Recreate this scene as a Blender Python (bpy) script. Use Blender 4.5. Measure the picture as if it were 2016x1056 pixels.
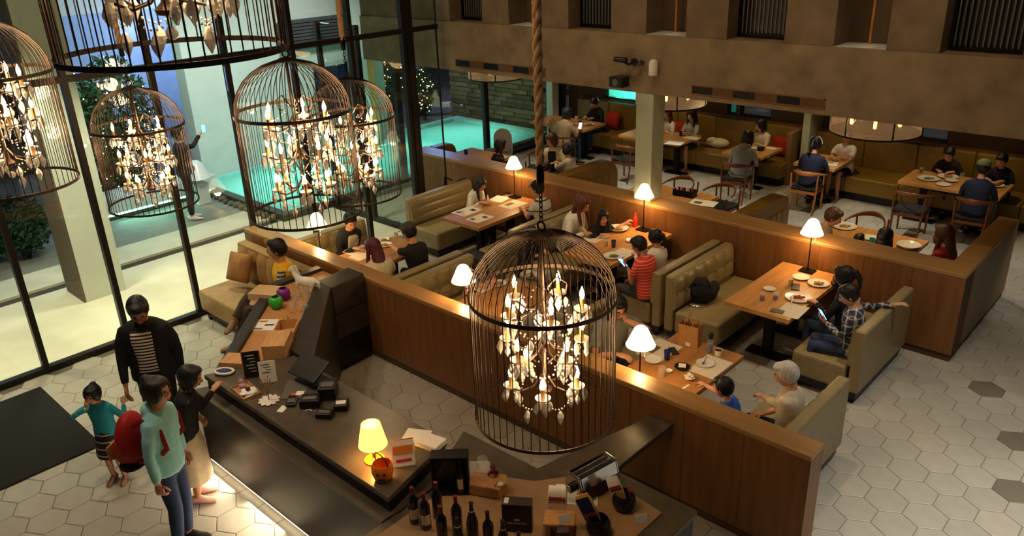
import bpy, bmesh, math, random
from mathutils import Vector, Matrix, Quaternion
random.seed(7)
for o in list(bpy.data.objects): bpy.data.objects.remove(o)
SC = bpy.context.scene
COL = SC.collection
PI = math.pi

# ------------------------------------------------------------------ camera
CAMH, FPX = 4.75, 1570.45
_p, _r, _y = math.radians(22.9496), math.radians(-2.1136), math.radians(43.5094)
_fh = Vector((-math.sin(_y), math.cos(_y), 0)); _rt = Vector((math.cos(_y), math.sin(_y), 0)); _up = Vector((0, 0, 1))
FWD = _fh*math.cos(_p) - _up*math.sin(_p)
_u = _fh*math.sin(_p) + _up*math.cos(_p)
RGT = _rt*math.cos(_r) + _u*math.sin(_r)
UPV = -_rt*math.sin(_r) + _u*math.cos(_r)
cd = bpy.data.cameras.new('camera'); cam = bpy.data.objects.new('camera', cd); COL.objects.link(cam)
cd.sensor_fit = 'HORIZONTAL'; cd.sensor_width = 36; cd.lens = FPX/2016*36
cd.clip_start = .05; cd.clip_end = 200
cam.matrix_world = Matrix(((RGT.x, UPV.x, -FWD.x, 0), (RGT.y, UPV.y, -FWD.y, 0), (RGT.z, UPV.z, -FWD.z, CAMH), (0, 0, 0, 1)))
SC.camera = cam

def _ray(px, py): return FWD*FPX + RGT*(px-1008) - UPV*(py-528)
def G(px, py, z=0.0):
    d = _ray(px, py); t = (z-CAMH)/d.z
    return Vector((d.x*t, d.y*t, z))
def GX(px, py, X):
    d = _ray(px, py); t = X/d.x
    return Vector((X, d.y*t, CAMH+d.z*t))
def GY(px, py, Y):
    d = _ray(px, py); t = Y/d.y
    return Vector((d.x*t, Y, CAMH+d.z*t))
def PJ(v):
    w = Vector(v) - Vector((0, 0, CAMH)); z = w.dot(FWD)
    return 1008+FPX*w.dot(RGT)/z, 528-FPX*w.dot(UPV)/z, z

# ------------------------------------------------------------------ world, exposure, large lights
SC.view_settings.view_transform = 'Standard'; SC.view_settings.look = 'None'
SC.view_settings.gamma = 1; SC.view_settings.use_curve_mapping = False
SC.view_settings.exposure = 0.22
W = bpy.data.worlds.new('night'); SC.world = W; W.use_nodes = True
W.node_tree.nodes['Background'].inputs[0].default_value = (.33, .36, .42, 1)
W.node_tree.nodes['Background'].inputs[1].default_value = .05

def lin(c): return tuple((x/255/12.92 if x/255 <= .04045 else ((x/255+.055)/1.055)**2.4) for x in c)
def lamp(kind, loc, power, color, size=.1, target=None, angle=60, blend=.5, name=None, parent=None):
    d = bpy.data.lights.new(name or kind.lower()+'_light', kind); d.energy = power; d.color = lin(color)
    if kind == 'SPOT': d.spot_size = math.radians(angle); d.spot_blend = blend; d.shadow_soft_size = size
    elif kind == 'POINT': d.shadow_soft_size = size
    elif kind == 'AREA': d.size = size
    o = bpy.data.objects.new(d.name, d); COL.objects.link(o); o.location = loc
    if target is not None:
        o.rotation_euler = (Vector(target)-Vector(loc)).to_track_quat('-Z', 'Y').to_euler()
    if parent: o.parent = parent; CH.setdefault(parent.name, []).append(o)
    return o
CH = {}
WARM = (255, 224, 182); NEUT = (255, 245, 230); COOL = (225, 235, 255)
# ceiling downlights of the hall (ceiling at 7.2 m)
for (x, y, pw, an, c) in [(-.2, 7.2, 480, 62, NEUT), (1.0, 5.4, 1500, 55, NEUT), (-1.0, 9.6, 330, 55, NEUT), (-3.5, 6.6, 250, 42, WARM), (-5.9, 7.0, 250, 42, WARM),
                          (-8.4, 7.0, 230, 42, WARM), (-8.4, 2.0, 290, 75, (255, 230, 194)), (-6.2, 1.2, 280, 75, (255, 234, 204)), (-3.0, 2.9, 95, 40, WARM)]:
    lamp('SPOT', (x, y, 7.1), pw, c, .15, (x, y, 0), an, .7, 'hall_downlight')
# wash on the concrete beam
for x in (-8.6, -5.2, -2.2): lamp('SPOT', (x, 6.4, 7.1), 190, WARM, .3, (x, 9.3, 3.0), 85, .9, 'beam_wash')
# low ceiling over the back dining room: downlights at 2.6 m
for (x, y, pw) in [(-9.9, 12.4, 130), (-7.9, 12.3, 170), (-4.85, 12.5, 190), (-2.9, 12.3, 90), (-11, 13.9, 30), (-8.9, 14, 36), (-6.8, 14, 36), (-5.3, 14, 36), (-3.2, 14, 40), (-9.6, 10.6, 40), (-6.4, 10.8, 60), (-3.3, 10.7, 60), (-.9, 12.2, 120)]:
    lamp('SPOT', (x, y, 2.6), pw*(.65 if pw > 80 else 1), (255, 226, 170) if pw < 80 else (255, 243, 222), .06, (x, y, 0), 84, .5, 'room_downlight')
# soffit lights of the forecourt outside the glass, cool light over the pool
for (x, y, pw, c) in [(-11.0, 1.6, 310, (255, 246, 205)), (-11.1, 3.0, 310, (255, 246, 205)), (-11.2, 5.0, 370, (255, 246, 205)), (-11.2, 6.9, 300, (255, 240, 205)), (-13.9, 5.4, 120, COOL)]:
    lamp('SPOT', (x, y, 3.9), pw, c, .25, (x, y, 0), 105, .8, 'forecourt_light')
lamp('SPOT', (-12.6, 6.6, 4.2), 520, (228, 238, 236), .4, (-15.9, 6.6, 1.8), 90, .9, 'wall_wash')
lamp('SPOT', (-12.6, 9.6, 4.2), 420, (228, 238, 232), .4, (-15.9, 9.6, 1.8), 90, .9, 'wall_wash')

# ------------------------------------------------------------------ materials
MATS = {}
def _nt(name):
    m = bpy.data.materials.new(name); m.use_nodes = True; MATS[name] = m
    nt = m.node_tree; b = nt.nodes['Principled BSDF']; return m, nt, b
def M(name, rgb, rough=.6, metal=0, var=.12, scale=6, bump=0, stretch=(1, 1, 1), spec=.4, detail=4, isl=0, coat=0):
    m, nt, b = _nt(name); N = nt.nodes.new; L = nt.links.new
    tc = N('ShaderNodeTexCoord'); mp = N('ShaderNodeMapping'); mp.inputs['Scale'].default_value = stretch
    no = N('ShaderNodeTexNoise'); no.inputs['Scale'].default_value = scale; no.inputs['Detail'].default_value = detail
    L(tc.outputs['Object'], mp.inputs['Vector']); L(mp.outputs['Vector'], no.inputs['Vector'])
    mr = N('ShaderNodeMapRange'); mr.inputs['From Min'].default_value = .25; mr.inputs['From Max'].default_value = .75
    mr.inputs['To Min'].default_value = 1-var; mr.inputs['To Max'].default_value = 1+var
    L(no.outputs['Fac'], mr.inputs['Value'])
    hv = N('ShaderNodeHueSaturation'); hv.inputs['Color'].default_value = (*lin(rgb), 1)
    if isl:
        ge = N('ShaderNodeNewGeometry'); oi = N('ShaderNodeObjectInfo'); ad = N('ShaderNodeMath'); ad.operation = 'ADD'
        fr = N('ShaderNodeMath'); fr.operation = 'FRACT'
        L(ge.outputs['Random Per Island'], ad.inputs[0]); L(oi.outputs['Random'], ad.inputs[1]); L(ad.outputs[0], fr.inputs[0])
        m2 = N('ShaderNodeMapRange'); m2.inputs['To Min'].default_value = 1-isl; m2.inputs['To Max'].default_value = 1+isl
        L(fr.outputs[0], m2.inputs['Value']); mu = N('ShaderNodeMath'); mu.operation = 'MULTIPLY'
        L(mr.outputs[0], mu.inputs[0]); L(m2.outputs[0], mu.inputs[1]); L(mu.outputs[0], hv.inputs['Value'])
    else: L(mr.outputs[0], hv.inputs['Value'])
    L(hv.outputs['Color'], b.inputs['Base Color'])
    b.inputs['Roughness'].default_value = rough; b.inputs['Metallic'].default_value = metal
    b.inputs['Specular IOR Level'].default_value = spec; b.inputs['Coat Weight'].default_value = coat
    if bump:
        bu = N('ShaderNodeBump'); bu.inputs['Strength'].default_value = bump; bu.inputs['Distance'].default_value = .02
        L(no.outputs['Fac'], bu.inputs['Height']); L(bu.outputs['Normal'], b.inputs['Normal'])
    return m
def EM(name, rgb, st, base=None):
    m, nt, b = _nt(name)
    b.inputs['Base Color'].default_value = (*lin(base or rgb), 1)
    b.inputs['Emission Color'].default_value = (*lin(rgb), 1); b.inputs['Emission Strength'].default_value = st
    no = nt.nodes.new('ShaderNodeTexNoise'); no.inputs['Scale'].default_value = 20
    mr = nt.nodes.new('ShaderNodeMapRange'); mr.inputs['To Min'].default_value = .45; mr.inputs['To Max'].default_value = .55
    nt.links.new(no.outputs['Fac'], mr.inputs['Value']); nt.links.new(mr.outputs[0], b.inputs['Roughness'])
    return m
def GLASS(name, tint, gl=.06, rough=.0, ior=1.45, milk=0, mc=(1, 1, 1)):
    m, nt, b = _nt(name); N = nt.nodes.new; L = nt.links.new
    out = nt.nodes['Material Output']; nt.nodes.remove(b)
    tr = N('ShaderNodeBsdfTransparent'); tr.inputs[0].default_value = (*tint, 1)
    gs = N('ShaderNodeBsdfGlossy'); gs.inputs['Roughness'].default_value = rough; gs.inputs['Color'].default_value = (1, 1, 1, 1)
    lw = N('ShaderNodeLayerWeight'); lw.inputs['Blend'].default_value = .5; pw = N('ShaderNodeMath'); pw.operation = 'POWER'; pw.inputs[1].default_value = 5
    L(lw.outputs['Facing'], pw.inputs[0]); f0 = ((ior-1)/(ior+1))**2; fr = N('ShaderNodeMath'); fr.operation = 'MULTIPLY_ADD'; fr.inputs[1].default_value = 1-f0; fr.inputs[2].default_value = f0; L(pw.outputs[0], fr.inputs[0])
    no = N('ShaderNodeTexNoise'); no.inputs['Scale'].default_value = 3
    ad = N('ShaderNodeMath'); ad.operation = 'MULTIPLY_ADD'; ad.inputs[1].default_value = gl*.3
    L(no.outputs['Fac'], ad.inputs[0]); L(fr.outputs[0], ad.inputs[2])
    mx = N('ShaderNodeMixShader'); L(ad.outputs[0], mx.inputs[0]); L(tr.outputs[0], mx.inputs[1]); L(gs.outputs[0], mx.inputs[2])
    if milk:
        tl = N('ShaderNodeBsdfTranslucent'); tl.inputs[0].default_value = (*mc, 1); df = N('ShaderNodeBsdfDiffuse'); df.inputs[0].default_value = (*mc, 1)
        m1 = N('ShaderNodeMixShader'); m1.inputs[0].default_value = .5; L(tl.outputs[0], m1.inputs[1]); L(df.outputs[0], m1.inputs[2])
        m2 = N('ShaderNodeMixShader'); m2.inputs[0].default_value = milk; L(mx.outputs[0], m2.inputs[1]); L(m1.outputs[0], m2.inputs[2]); mx = m2
    L(mx.outputs[0], out.inputs['Surface']); return m
def STRIPE(name, c1, c2, freq, axis='Z', duty=.5, plaid=False, rough=.85):
    m, nt, b = _nt(name); N = nt.nodes.new; L = nt.links.new
    tc = N('ShaderNodeTexCoord'); sp = N('ShaderNodeSeparateXYZ'); L(tc.outputs['Object'], sp.inputs[0])
    def st(ax):
        mu = N('ShaderNodeMath'); mu.operation = 'MULTIPLY'; mu.inputs[1].default_value = freq; L(sp.outputs[ax], mu.inputs[0])
        fr = N('ShaderNodeMath'); fr.operation = 'FRACT'; L(mu.outputs[0], fr.inputs[0])
        gt = N('ShaderNodeMath'); gt.operation = 'GREATER_THAN'; gt.inputs[1].default_value = duty; L(fr.outputs[0], gt.inputs[0]); return gt.outputs[0]
    f = st(axis)
    if plaid:
        a = N('ShaderNodeMath'); a.operation = 'ADD'; mu = N('ShaderNodeMath'); mu.operation = 'ADD'
        L(st('X'), mu.inputs[0]); L(st('Y'), mu.inputs[1])
        L(f, a.inputs[0]); L(mu.outputs[0], a.inputs[1]); d = N('ShaderNodeMath'); d.operation = 'MULTIPLY'; d.inputs[1].default_value = .45
        L(a.outputs[0], d.inputs[0]); f = d.outputs[0]
    mx = N('ShaderNodeMix'); mx.data_type = 'RGBA'; L(f, mx.inputs[0])
    mx.inputs[6].default_value = (*lin(c1), 1); mx.inputs[7].default_value = (*lin(c2), 1)
    L(mx.outputs[2], b.inputs['Base Color']); b.inputs['Roughness'].default_value = rough; return m

M('tile', (168, 163, 150), .42, var=.08, scale=5, bump=.03, isl=.06)
M('tile_dark', (112, 106, 92), .5, var=.08, scale=5)
M('grout', (92, 88, 78), .9, var=.1, scale=20)
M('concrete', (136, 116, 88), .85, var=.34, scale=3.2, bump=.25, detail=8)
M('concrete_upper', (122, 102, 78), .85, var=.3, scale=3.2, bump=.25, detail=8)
M('plaster_dark', (84, 66, 48), .85, var=.15, scale=2)
M('ceiling_paint', (120, 112, 100), .9, var=.05)
M('pillar_paint', (178, 184, 160), .6, var=.06, scale=3)
M('panel_wood', (126, 84, 48), .42, var=.22, scale=3, bump=.05, stretch=(6, 6, .5), spec=.35)
M('cap_wood', (164, 124, 76), .34, var=.16, scale=3, stretch=(.5, 6, 6))
M('panel_wood_grey', (128, 100, 68), .5, var=.2, scale=3, stretch=(6, 6, .5))
M('band_wood', (120, 74, 30), .5, var=.25, scale=3, stretch=(6, 6, .6))
M('table_wood', (200, 144, 84), .38, var=.2, scale=3, stretch=(7, .7, 3), bump=.04)
M('table_wood_mid', (172, 120, 70), .4, var=.22, scale=3, stretch=(7, .7, 3), bump=.04)
M('chair_wood', (112, 60, 26), .4, var=.25, scale=6, stretch=(3, 3, 3))
M('chair_wood_light', (176, 112, 56), .4, var=.2, scale=6)
M('box_wood', (182, 132, 82), .5, var=.22, scale=4, stretch=(1, 8, 8), bump=.06)
M('crate_wood', (198, 152, 98), .55, var=.2, scale=4, stretch=(8, 1, 8), bump=.05)
M('black_metal', (22, 19, 17), .42, metal=.6, var=.1)
M('bronze', (74, 58, 46), .42, metal=.6, var=.25, scale=14)
M('mullion', (34, 28, 24), .5, metal=.3, var=.15)
M('leather', (142, 127, 90), .34, var=.1, scale=14, bump=.06, spec=.5)
M('leather_olive', (128, 98, 36), .36, var=.12, scale=14, bump=.06)
M('leather_tan', (160, 124, 76), .45, var=.12, scale=10, bump=.05)
M('dark_stone', (58, 52, 45), .42, var=.28, scale=7, bump=.12, detail=8)
M('counter_top', (84, 76, 64), .3, var=.3, scale=6, bump=.05, detail=8)
M('counter_front', (26, 18, 12), .32, var=.3, scale=4, spec=.25)
M('display_mat', (150, 118, 82), .6, var=.12, scale=9)
M('rubber_mat', (26, 26, 22), .95, var=.2, scale=60, bump=.4)
M('rope', (198, 158, 114), .9, var=.25, scale=30, bump=.4)
M('stucco', (205, 208, 200), .8, var=.06, scale=3, bump=.08)
M('pave', (200, 194, 174), .7, var=.22, scale=1.0, detail=6)
M('asphalt', (126, 124, 116), .85, var=.14, scale=3, detail=8)
M('gravel', (62, 56, 46), .95, var=.5, scale=22, bump=.6)
M('plank_wood', (98, 84, 66), .7, var=.3, scale=3, stretch=(5, 5, .5), bump=.1)
M('plank_gold', (206, 160, 96), .6, var=.25, scale=3, stretch=(5, 5, .5))
M('roof_board', (58, 60, 66), .6, var=.35, scale=3, stretch=(1, 9, 1))
M('stone_wall', (92, 82, 64), .75, var=.4, scale=6, bump=.3, isl=.35)
M('pool_tile', (150, 224, 214), .4, var=.1, scale=6)
GLASS('water', (.62, .97, .92), .06, .02, 1.2, .75, (.50, .92, .86))  # glow of the underwater lights put into a milky turquoise colour
M('leaf', (34, 66, 36), .5, var=.5, scale=3, isl=.4)
M('bark', (52, 38, 26), .9, var=.3, scale=10)
GLASS('window_glass', (.93, .97, .95), .03)
GLASS('tumbler_glass', (.98, .98, .98), .05, .0, 1.3, .16)
GLASS('blue_glass', (.16, .26, .75), .12, .0, 1.5)
GLASS('amber_drum', (.95, .82, .64), .0, .05, 1.12, .26, (.78, .64, .50))
M('white_ceramic', (232, 228, 218), .25, var=.03)
M('paper', (226, 214, 190), .8, var=.05, scale=12)
M('paper_white', (236, 234, 226), .8, var=.04)
M('napkin', (236, 230, 220), .9, var=.06)
M('black_plastic', (20, 20, 22), .35, var=.1)
M('grey_plastic', (96, 92, 86), .5, var=.1)
M('dark_fabric', (26, 25, 27), .9, var=.2, scale=30)
M('red_fabric', (166, 38, 18), .85, var=.15, scale=20)
M('brown_cushion', (150, 104, 58), .8, var=.15, scale=16, bump=.05)
M('steel', (205, 205, 208), .16, metal=1, var=.05)
M('steel_dark', (70, 68, 66), .3, metal=.9, var=.1)
M('paperbag', (190, 138, 84), .85, var=.1, scale=12)
M('food', (176, 126, 52), .7, var=.5, scale=40, bump=.5)
M('food_green', (112, 124, 52), .7, var=.5, scale=45, bump=.5)
M('food_red', (172, 60, 34), .7, var=.5, scale=45, bump=.5)
M('sauce', (64, 24, 12), .3, var=.2)
EM('bulb_glow', (255, 216, 160), 24)
EM('shade_glow', (255, 226, 168), 2.4)
EM('shade_glow_yellow', (255, 196, 84), 2.6)
EM('filament_glow', (255, 180, 96), 9)
EM('fairy_glow', (255, 232, 180), 14)
EM('led_cyan', (150, 255, 215), 5)
EM('led_warm', (255, 232, 190), 6)
EM('screen_glow', (120, 180, 255), 2.2)
EM('screen_white', (225, 230, 255), 3)
EM('shop_glow', (120, 150, 255), 1.5)
m, nt, b = _nt('crystal')
b.inputs['Base Color'].default_value = (1, .96, .9, 1); b.inputs['Roughness'].default_value = .04
b.inputs['Transmission Weight'].default_value = .35; b.inputs['IOR'].default_value = 1.6
_n = nt.nodes.new('ShaderNodeTexNoise'); _n.inputs['Scale'].default_value = 30
_m = nt.nodes.new('ShaderNodeMapRange'); _m.inputs['To Min'].default_value = .02; _m.inputs['To Max'].default_value = .12
nt.links.new(_n.outputs['Fac'], _m.inputs['Value']); nt.links.new(_m.outputs[0], b.inputs['Roughness'])

# ------------------------------------------------------------------ mesh building
class MB:
    def __init__(s): s.v = []; s.f = []; s.m = []; s.mi = 0
    def add(s, vs, fs, mi=None):
        o = len(s.v); s.v += [tuple(v) for v in vs]
        s.f += [tuple(i+o for i in f) for f in fs]; s.m += [s.mi if mi is None else mi]*len(fs); return s
    def box(s, x0, x1, y0, y1, z0, z1, mi=None):
        return s.add([(x0, y0, z0), (x1, y0, z0), (x1, y1, z0), (x0, y1, z0), (x0, y0, z1), (x1, y0, z1), (x1, y1, z1), (x0, y1, z1)],
                     [(0, 3, 2, 1), (4, 5, 6, 7), (0, 1, 5, 4), (1, 2, 6, 5), (2, 3, 7, 6), (3, 0, 4, 7)], mi)
    def obox(s, c, size, rot=None, mi=None):
        c = Vector(c); R = rot or Matrix.Identity(3); hx, hy, hz = size[0]/2, size[1]/2, size[2]/2
        vs = [c+R@Vector((x, y, z)) for z in (-hz, hz) for x, y in ((-hx, -hy), (hx, -hy), (hx, hy), (-hx, hy))]
        return s.add(vs, [(0, 3, 2, 1), (4, 5, 6, 7), (0, 1, 5, 4), (1, 2, 6, 5), (2, 3, 7, 6), (3, 0, 4, 7)], mi)
    def rings(s, rings, mi=None, caps=True, closed=False):
        n = len(rings[0]); vs = [p for r in rings for p in r]; fs = []
        K = len(rings)
        for k in range(K-1 if not closed else K):
            k2 = (k+1) % K
            for i in range(n):
                j = (i+1) % n; fs.append((k*n+i, k*n+j, k2*n+j, k2*n+i))
        if caps and not closed:
            fs.append(tuple(range(n-1, -1, -1))); fs.append(tuple((K-1)*n+i for i in range(n)))
        return s.add(vs, fs, mi)
    def tube(s, pts, rad, n=8, mi=None, closed=False, side=None, flat=1.0):
        pts = [Vector(p) for p in pts]; K = len(pts)
        if not hasattr(rad, '__len__'): rad = [rad]*K
        T = []
        for i in range(K):
            a = pts[(i-1) % K] if (closed or i > 0) else pts[i]; b_ = pts[(i+1) % K] if (closed or i < K-1) else pts[i]
            d = (b_-a); T.append(d.normalized() if d.length > 1e-9 else Vector((0, 0, 1)))
        ref = Vector(side) if side is not None else (Vector((0, 0, 1)) if abs(T[0].z) < .9 else Vector((1, 0, 0)))
        rings = []; u = None
        for i in range(K):
            if u is None: u = (ref - T[i]*ref.dot(T[i])).normalized()
            else:
                u = u - T[i]*u.dot(T[i]); u = u.normalized() if u.length > 1e-6 else T[i].orthogonal().normalized()
            w = T[i].cross(u); r = rad[i]
            ru, rw = (r if hasattr(r, '__len__') else (r, r*flat))
            rings.append([pts[i]+u*(ru*math.cos(2*PI*k/n))+w*(rw*math.sin(2*PI*k/n)) for k in range(n)])
        return s.rings(rings, mi, True, closed)
    def lathe(s, prof, n=16, c=(0, 0, 0), mi=None, rot=None):
        c = Vector(c); R = rot or Matrix.Identity(3); vs = []; fs = []; K = len(prof)
        for r, z in prof:
            for k in range(n): a = 2*PI*k/n; vs.append(c+R@Vector((r*math.cos(a), r*math.sin(a), z)))
        for k in range(K-1):
            for i in range(n):
                j = (i+1) % n; fs.append((k*n+i, k*n+j, (k+1)*n+j, (k+1)*n+i))
        cl = prof[0] == prof[-1]
        if prof[0][0] > 1e-6 and not cl: fs.append(tuple(range(n-1, -1, -1)))
        if prof[-1][0] > 1e-6 and not cl: fs.append(tuple((K-1)*n+i for i in range(n)))
        return s.add(vs, fs, mi)
    def ell(s, c, r, rot=None, n=12, k=8, mi=None):
        c = Vector(c); R = rot or Matrix.Identity(3); vs = []; fs = []
        if not hasattr(r, '__len__'): r = (r, r, r)
        vs.append(c+R@Vector((0, 0, -r[2])))
        for j in range(1, k):
            t = -PI/2+PI*j/k
            for i in range(n):
                a = 2*PI*i/n; vs.append(c+R@Vector((r[0]*math.cos(t)*math.cos(a), r[1]*math.cos(t)*math.sin(a), r[2]*math.sin(t))))
        vs.append(c+R@Vector((0, 0, r[2])))
        for i in range(n): fs.append((0, 1+(i+1) % n, 1+i))
        for j in range(k-2):
            for i in range(n):
                q = (i+1) % n; fs.append((1+j*n+i, 1+j*n+q, 1+(j+1)*n+q, 1+(j+1)*n+i))
        e = len(vs)-1
        for i in range(n): fs.append((e, 1+(k-2)*n+i, 1+(k-2)*n+(i+1) % n))
        return s.add(vs, fs, mi)
    def prism(s, poly, z0, z1, mi=None):
        n = len(poly); vs = [(x, y, z0) for x, y in poly]+[(x, y, z1) for x, y in poly]
        fs = [tuple(range(n-1, -1, -1)), tuple(range(n, 2*n))]+[(i, (i+1) % n, n+(i+1) % n, n+i) for i in range(n)]
        return s.add(vs, fs, mi)
    def mesh(s, name, mats, smooth=None):
        me = bpy.data.meshes.new(name); me.from_pydata(s.v, [], s.f)
        for m in (mats if isinstance(mats, (list, tuple)) else [mats]): me.materials.append(MATS[m])
        me.polygons.foreach_set('material_index', s.m)
        if smooth is not None:
            me.polygons.foreach_set('use_smooth', [True]*len(s.f))
            if smooth < 180: me.set_sharp_from_angle(angle=math.radians(smooth))
        me.update(); return me
    def build(s, name, mats, parent=None, smooth=None, bevel=0, loc=None, rotz=0, seg=2):
        return obj(name, s.mesh(name, mats, smooth), parent, bevel, loc, rotz, seg)
def obj(name, me, parent=None, bevel=0, loc=None, rotz=0, seg=2):
    o = bpy.data.objects.new(name, me); COL.objects.link(o)
    if parent: o.parent = parent; CH.setdefault(parent.name, []).append(o)
    if loc is not None: o.location = loc
    if rotz: o.rotation_euler = (0, 0, rotz)
    if bevel:
        b = o.modifiers.new('bevel', 'BEVEL'); b.width = bevel; b.segments = seg; b.limit_method = 'ANGLE'; b.angle_limit = .6
    return o
def tag(o, label, cat, group=None):
    o['label'] = label; o['category'] = cat
    if group: o['group'] = group
    return o
def struct(o): o['kind'] = 'structure'; return o
def thing(name, label, cat, loc=(0, 0, 0), rotz=0, group=None):
    o = bpy.data.objects.new(name, None); COL.objects.link(o); o.location = loc; o.rotation_euler = (0, 0, rotz); o.empty_display_size = .1
    return tag(o, label, cat, group)
def kids(o): return [c for c in o.children]
def copy_tree(o, parent=None, label=None, group=None, loc=None, rotz=None):
    c = o.copy(); COL.objects.link(c)
    if parent: c.parent = parent; CH.setdefault(parent.name, []).append(c)
    if label: c['label'] = label
    if group: c['group'] = group
    if loc is not None: c.location = loc
    if rotz is not None: c.rotation_euler = (0, 0, rotz)
    for ch in CH.get(o.name, []): copy_tree(ch, c)
    return c
def RZ(a): return Matrix.Rotation(a, 3, 'Z')
def bx(*a, **k): return MB().box(*a, **k)

# ------------------------------------------------------------------ the hall: floor of hexagonal tiles
XG = -10.0                                   # plane of the street glazing
floor = struct(bx(-12.4, 6, -3, 15.6, -.2, -.006).build('floor', 'grout'))
S3 = math.sqrt(3); HS = .1875                # side of a hexagon, sides parallel to Y
hexp = [(HS*.985*math.cos(PI/6+PI/3*k), HS*.985*math.sin(PI/6+PI/3*k)) for k in range(6)]
hexi = [(x*.965, y*.965) for x, y in hexp]
hm = MB(); hm.add([(x, y, -.02) for x, y in hexp]+[(x, y, -.003) for x, y in hexp]+[(x, y, 0) for x, y in hexi],
    [(i, (i+1) % 6, 6+(i+1) % 6, 6+i) for i in range(6)]+[(6+i, 6+(i+1) % 6, 12+(i+1) % 6, 12+i) for i in range(6)]+[(12, 13, 14, 15, 16, 17)])
hexmesh = hm.mesh('floor_tile', 'tile'); hexdark = hm.mesh('floor_tile_dark', 'tile_dark')
hv, hf = hm.v, hm.f
ox, oy = G(1660+475/4.124, 800+870/4.124)[:2]      # a joint corner seen in the photo (lower vertex of a vertical side)
tiles = []
dx = HS*S3; dy = HS*1.5
BLK = [(-6.75, -3.9, 2.66, 3.48), (-4.3, -2.2, 2.6, 4.3), (-9.7, -2.2, 5.3, 6.6), (-9.7, -2.4, 7.6, 9.2), (-10.2, -1.8, 5.07, 5.3), (-11, -1.85, 9.2, 9.6), (-9.65, -7.9, -2, 2.07)]
for j in range(-30, 45):
    for i in range(-45, 30):
        cx = ox + dx*(i + .5*(j % 2)) + dx/2 ; cy = oy + dy*j + HS/2
        if XG+.05 < cx < 3.5 and -1.5 < cy < 15.2 or (-12.3 < cx <= XG+.05 and 8.4 < cy < 15.2): tiles.append((cx, cy))
sc = []
for (cx, cy) in tiles:
    px, py, z = PJ((cx, cy, 0))
    vis = z > .5 and -20 < px < 2036 and -20 < py < 1076 and not any(a < cx < b_ and c < cy < d for a, b_, c, d in BLK)
    sc.append((-(1/z**2)*(CAMH/math.sqrt(cx*cx+cy*cy+CAMH**2)) if vis else 1, cx, cy))
sc.sort()
darks = [G(1937, 767)[:2], G(2004, 862)[:2], G(2012, 968)[:2]]
rest = MB()
for k, (s, cx, cy) in enumerate(sc):
    if k < 300 and s < 0:
        dk = any((cx-a)**2+(cy-b_)**2 < (HS*.8)**2 for a, b_ in darks)
        obj('floor_tile', hexdark if dk else hexmesh, floor, loc=(cx, cy, 0))
    else: rest.add([(x+cx, y+cy, z) for x, y, z in hv], hf)
ro = rest.build('floor_tile_field', 'tile', floor); ro['kind'] = 'stuff'

# doormat
tag(bx(-9.65, -7.88, -1.6, 2.07, 0, .018).build('doormat', 'rubber_mat', bevel=.006), 'large black entrance mat on the tiles inside the glass', 'mat')

# ------------------------------------------------------------------ partitions
def panelled(name, x0, x1, y0, y1, h, faces, cap=.05, wood='panel_wood', capw='cap_wood', pw=.55):
    p = struct(bx(x0+.012, x1-.012, y0+.012, y1-.012, .0, h-cap).build(name, 'plaster_dark'))
    def run(a, b_, mk):
        n = max(1, round((b_-a)/pw)); w = (b_-a)/n
        for k in range(n): mk(a+k*w+.002, a+(k+1)*w-.002)
    for fc in faces:
        if fc == 'front': run(x0, x1, lambda a, b_: bx(a, b_, y0, y0+.014, .09, h-cap).build('panel', wood, p))
        if fc == 'back': run(x0, x1, lambda a, b_: bx(a, b_, y1-.014, y1, .09, h-cap).build('panel', wood, p))
        if fc == 'right': run(y0, y1, lambda a, b_: bx(x1-.014, x1, a, b_, .09, h-cap).build('panel', wood, p))
        if fc == 'left': run(y0, y1, lambda a, b_: bx(x0, x0+.014, a, b_, .09, h-cap).build('panel', wood, p))
    bx(x0, x1, y0, y1, h-cap, h).build('cap', capw, p, bevel=.008)
    bx(x0+.02, x1-.02, y0+.02, y1-.02, 0, .09).build('plinth', 'dark_stone', p)
    return p
panelled('wall_front_partition', -9.93, -1.79, 5.06, 5.29, 1.05, ('front', 'back', 'right'))
panelled('wall_middle_partition', -11.2, -1.86, 9.20, 9.58, 1.09, ('front', 'back'))
panelled('wall_middle_partition_return', -2.1, -1.86, 9.585, 11.5, 1.09, ('right', 'left'), wood='panel_wood_grey')

# ------------------------------------------------------------------ concrete beam, upper piers, pillar, room shell
YB = 9.26
beam = struct(bx(-12.4, 4, YB, YB+.45, 2.63, 3.41).build('wall_beam', 'concrete'))
def grille(x0, x1, label):
    g = thing('air_grille', label, 'vent', (x0, YB, 2.70))
    w = x1-x0; fm = MB(); fm.box(0, w, -.012, -.001, 0, .012).box(0, w, -.012, -.001, .108, .12).box(0, .012, -.012, -.001, 0, .12).box(w-.012, w, -.012, -.001, 0, .12)
    fm.build('frame', 'panel_wood', g); n = 6; 
    for k in range(n):
        a = .012+(w-.024)*k/n; b_ = .012+(w-.024)*(k+1)/n
        if k % 2 == 0: bx(a, b_, -.006, -.001, .012, .108).build('backing', 'black_plastic', g)
        mm = MB()
        for q in range(5): mm.box(a+.005, b_-.005, -.011, -.006, .018+q*.019, .026+q*.019)
        mm.build('slat', 'band_wood' if k % 2 else 'black_metal', g)
grille(-9.9, -7.95, 'long slotted air grille set in the beam above the pool window')
grille(-5.44, -3.67, 'long slotted air grille in the beam right of the security camera')
ZT = 7.2
piers = [(-12.4, -10.02), (-9.27, -8.70), (-8.11, -7.53), (-6.77, -6.20), (-5.59, -5.01), (-4.26, -3.67), (-3.09, -2.55), (-1.79, -1.2), (-.6, 4)]
for a, b_ in piers: struct(bx(a, b_, YB+.035, YB+.45, 3.411, ZT).build('wall_pier', 'concrete_upper'))
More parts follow.
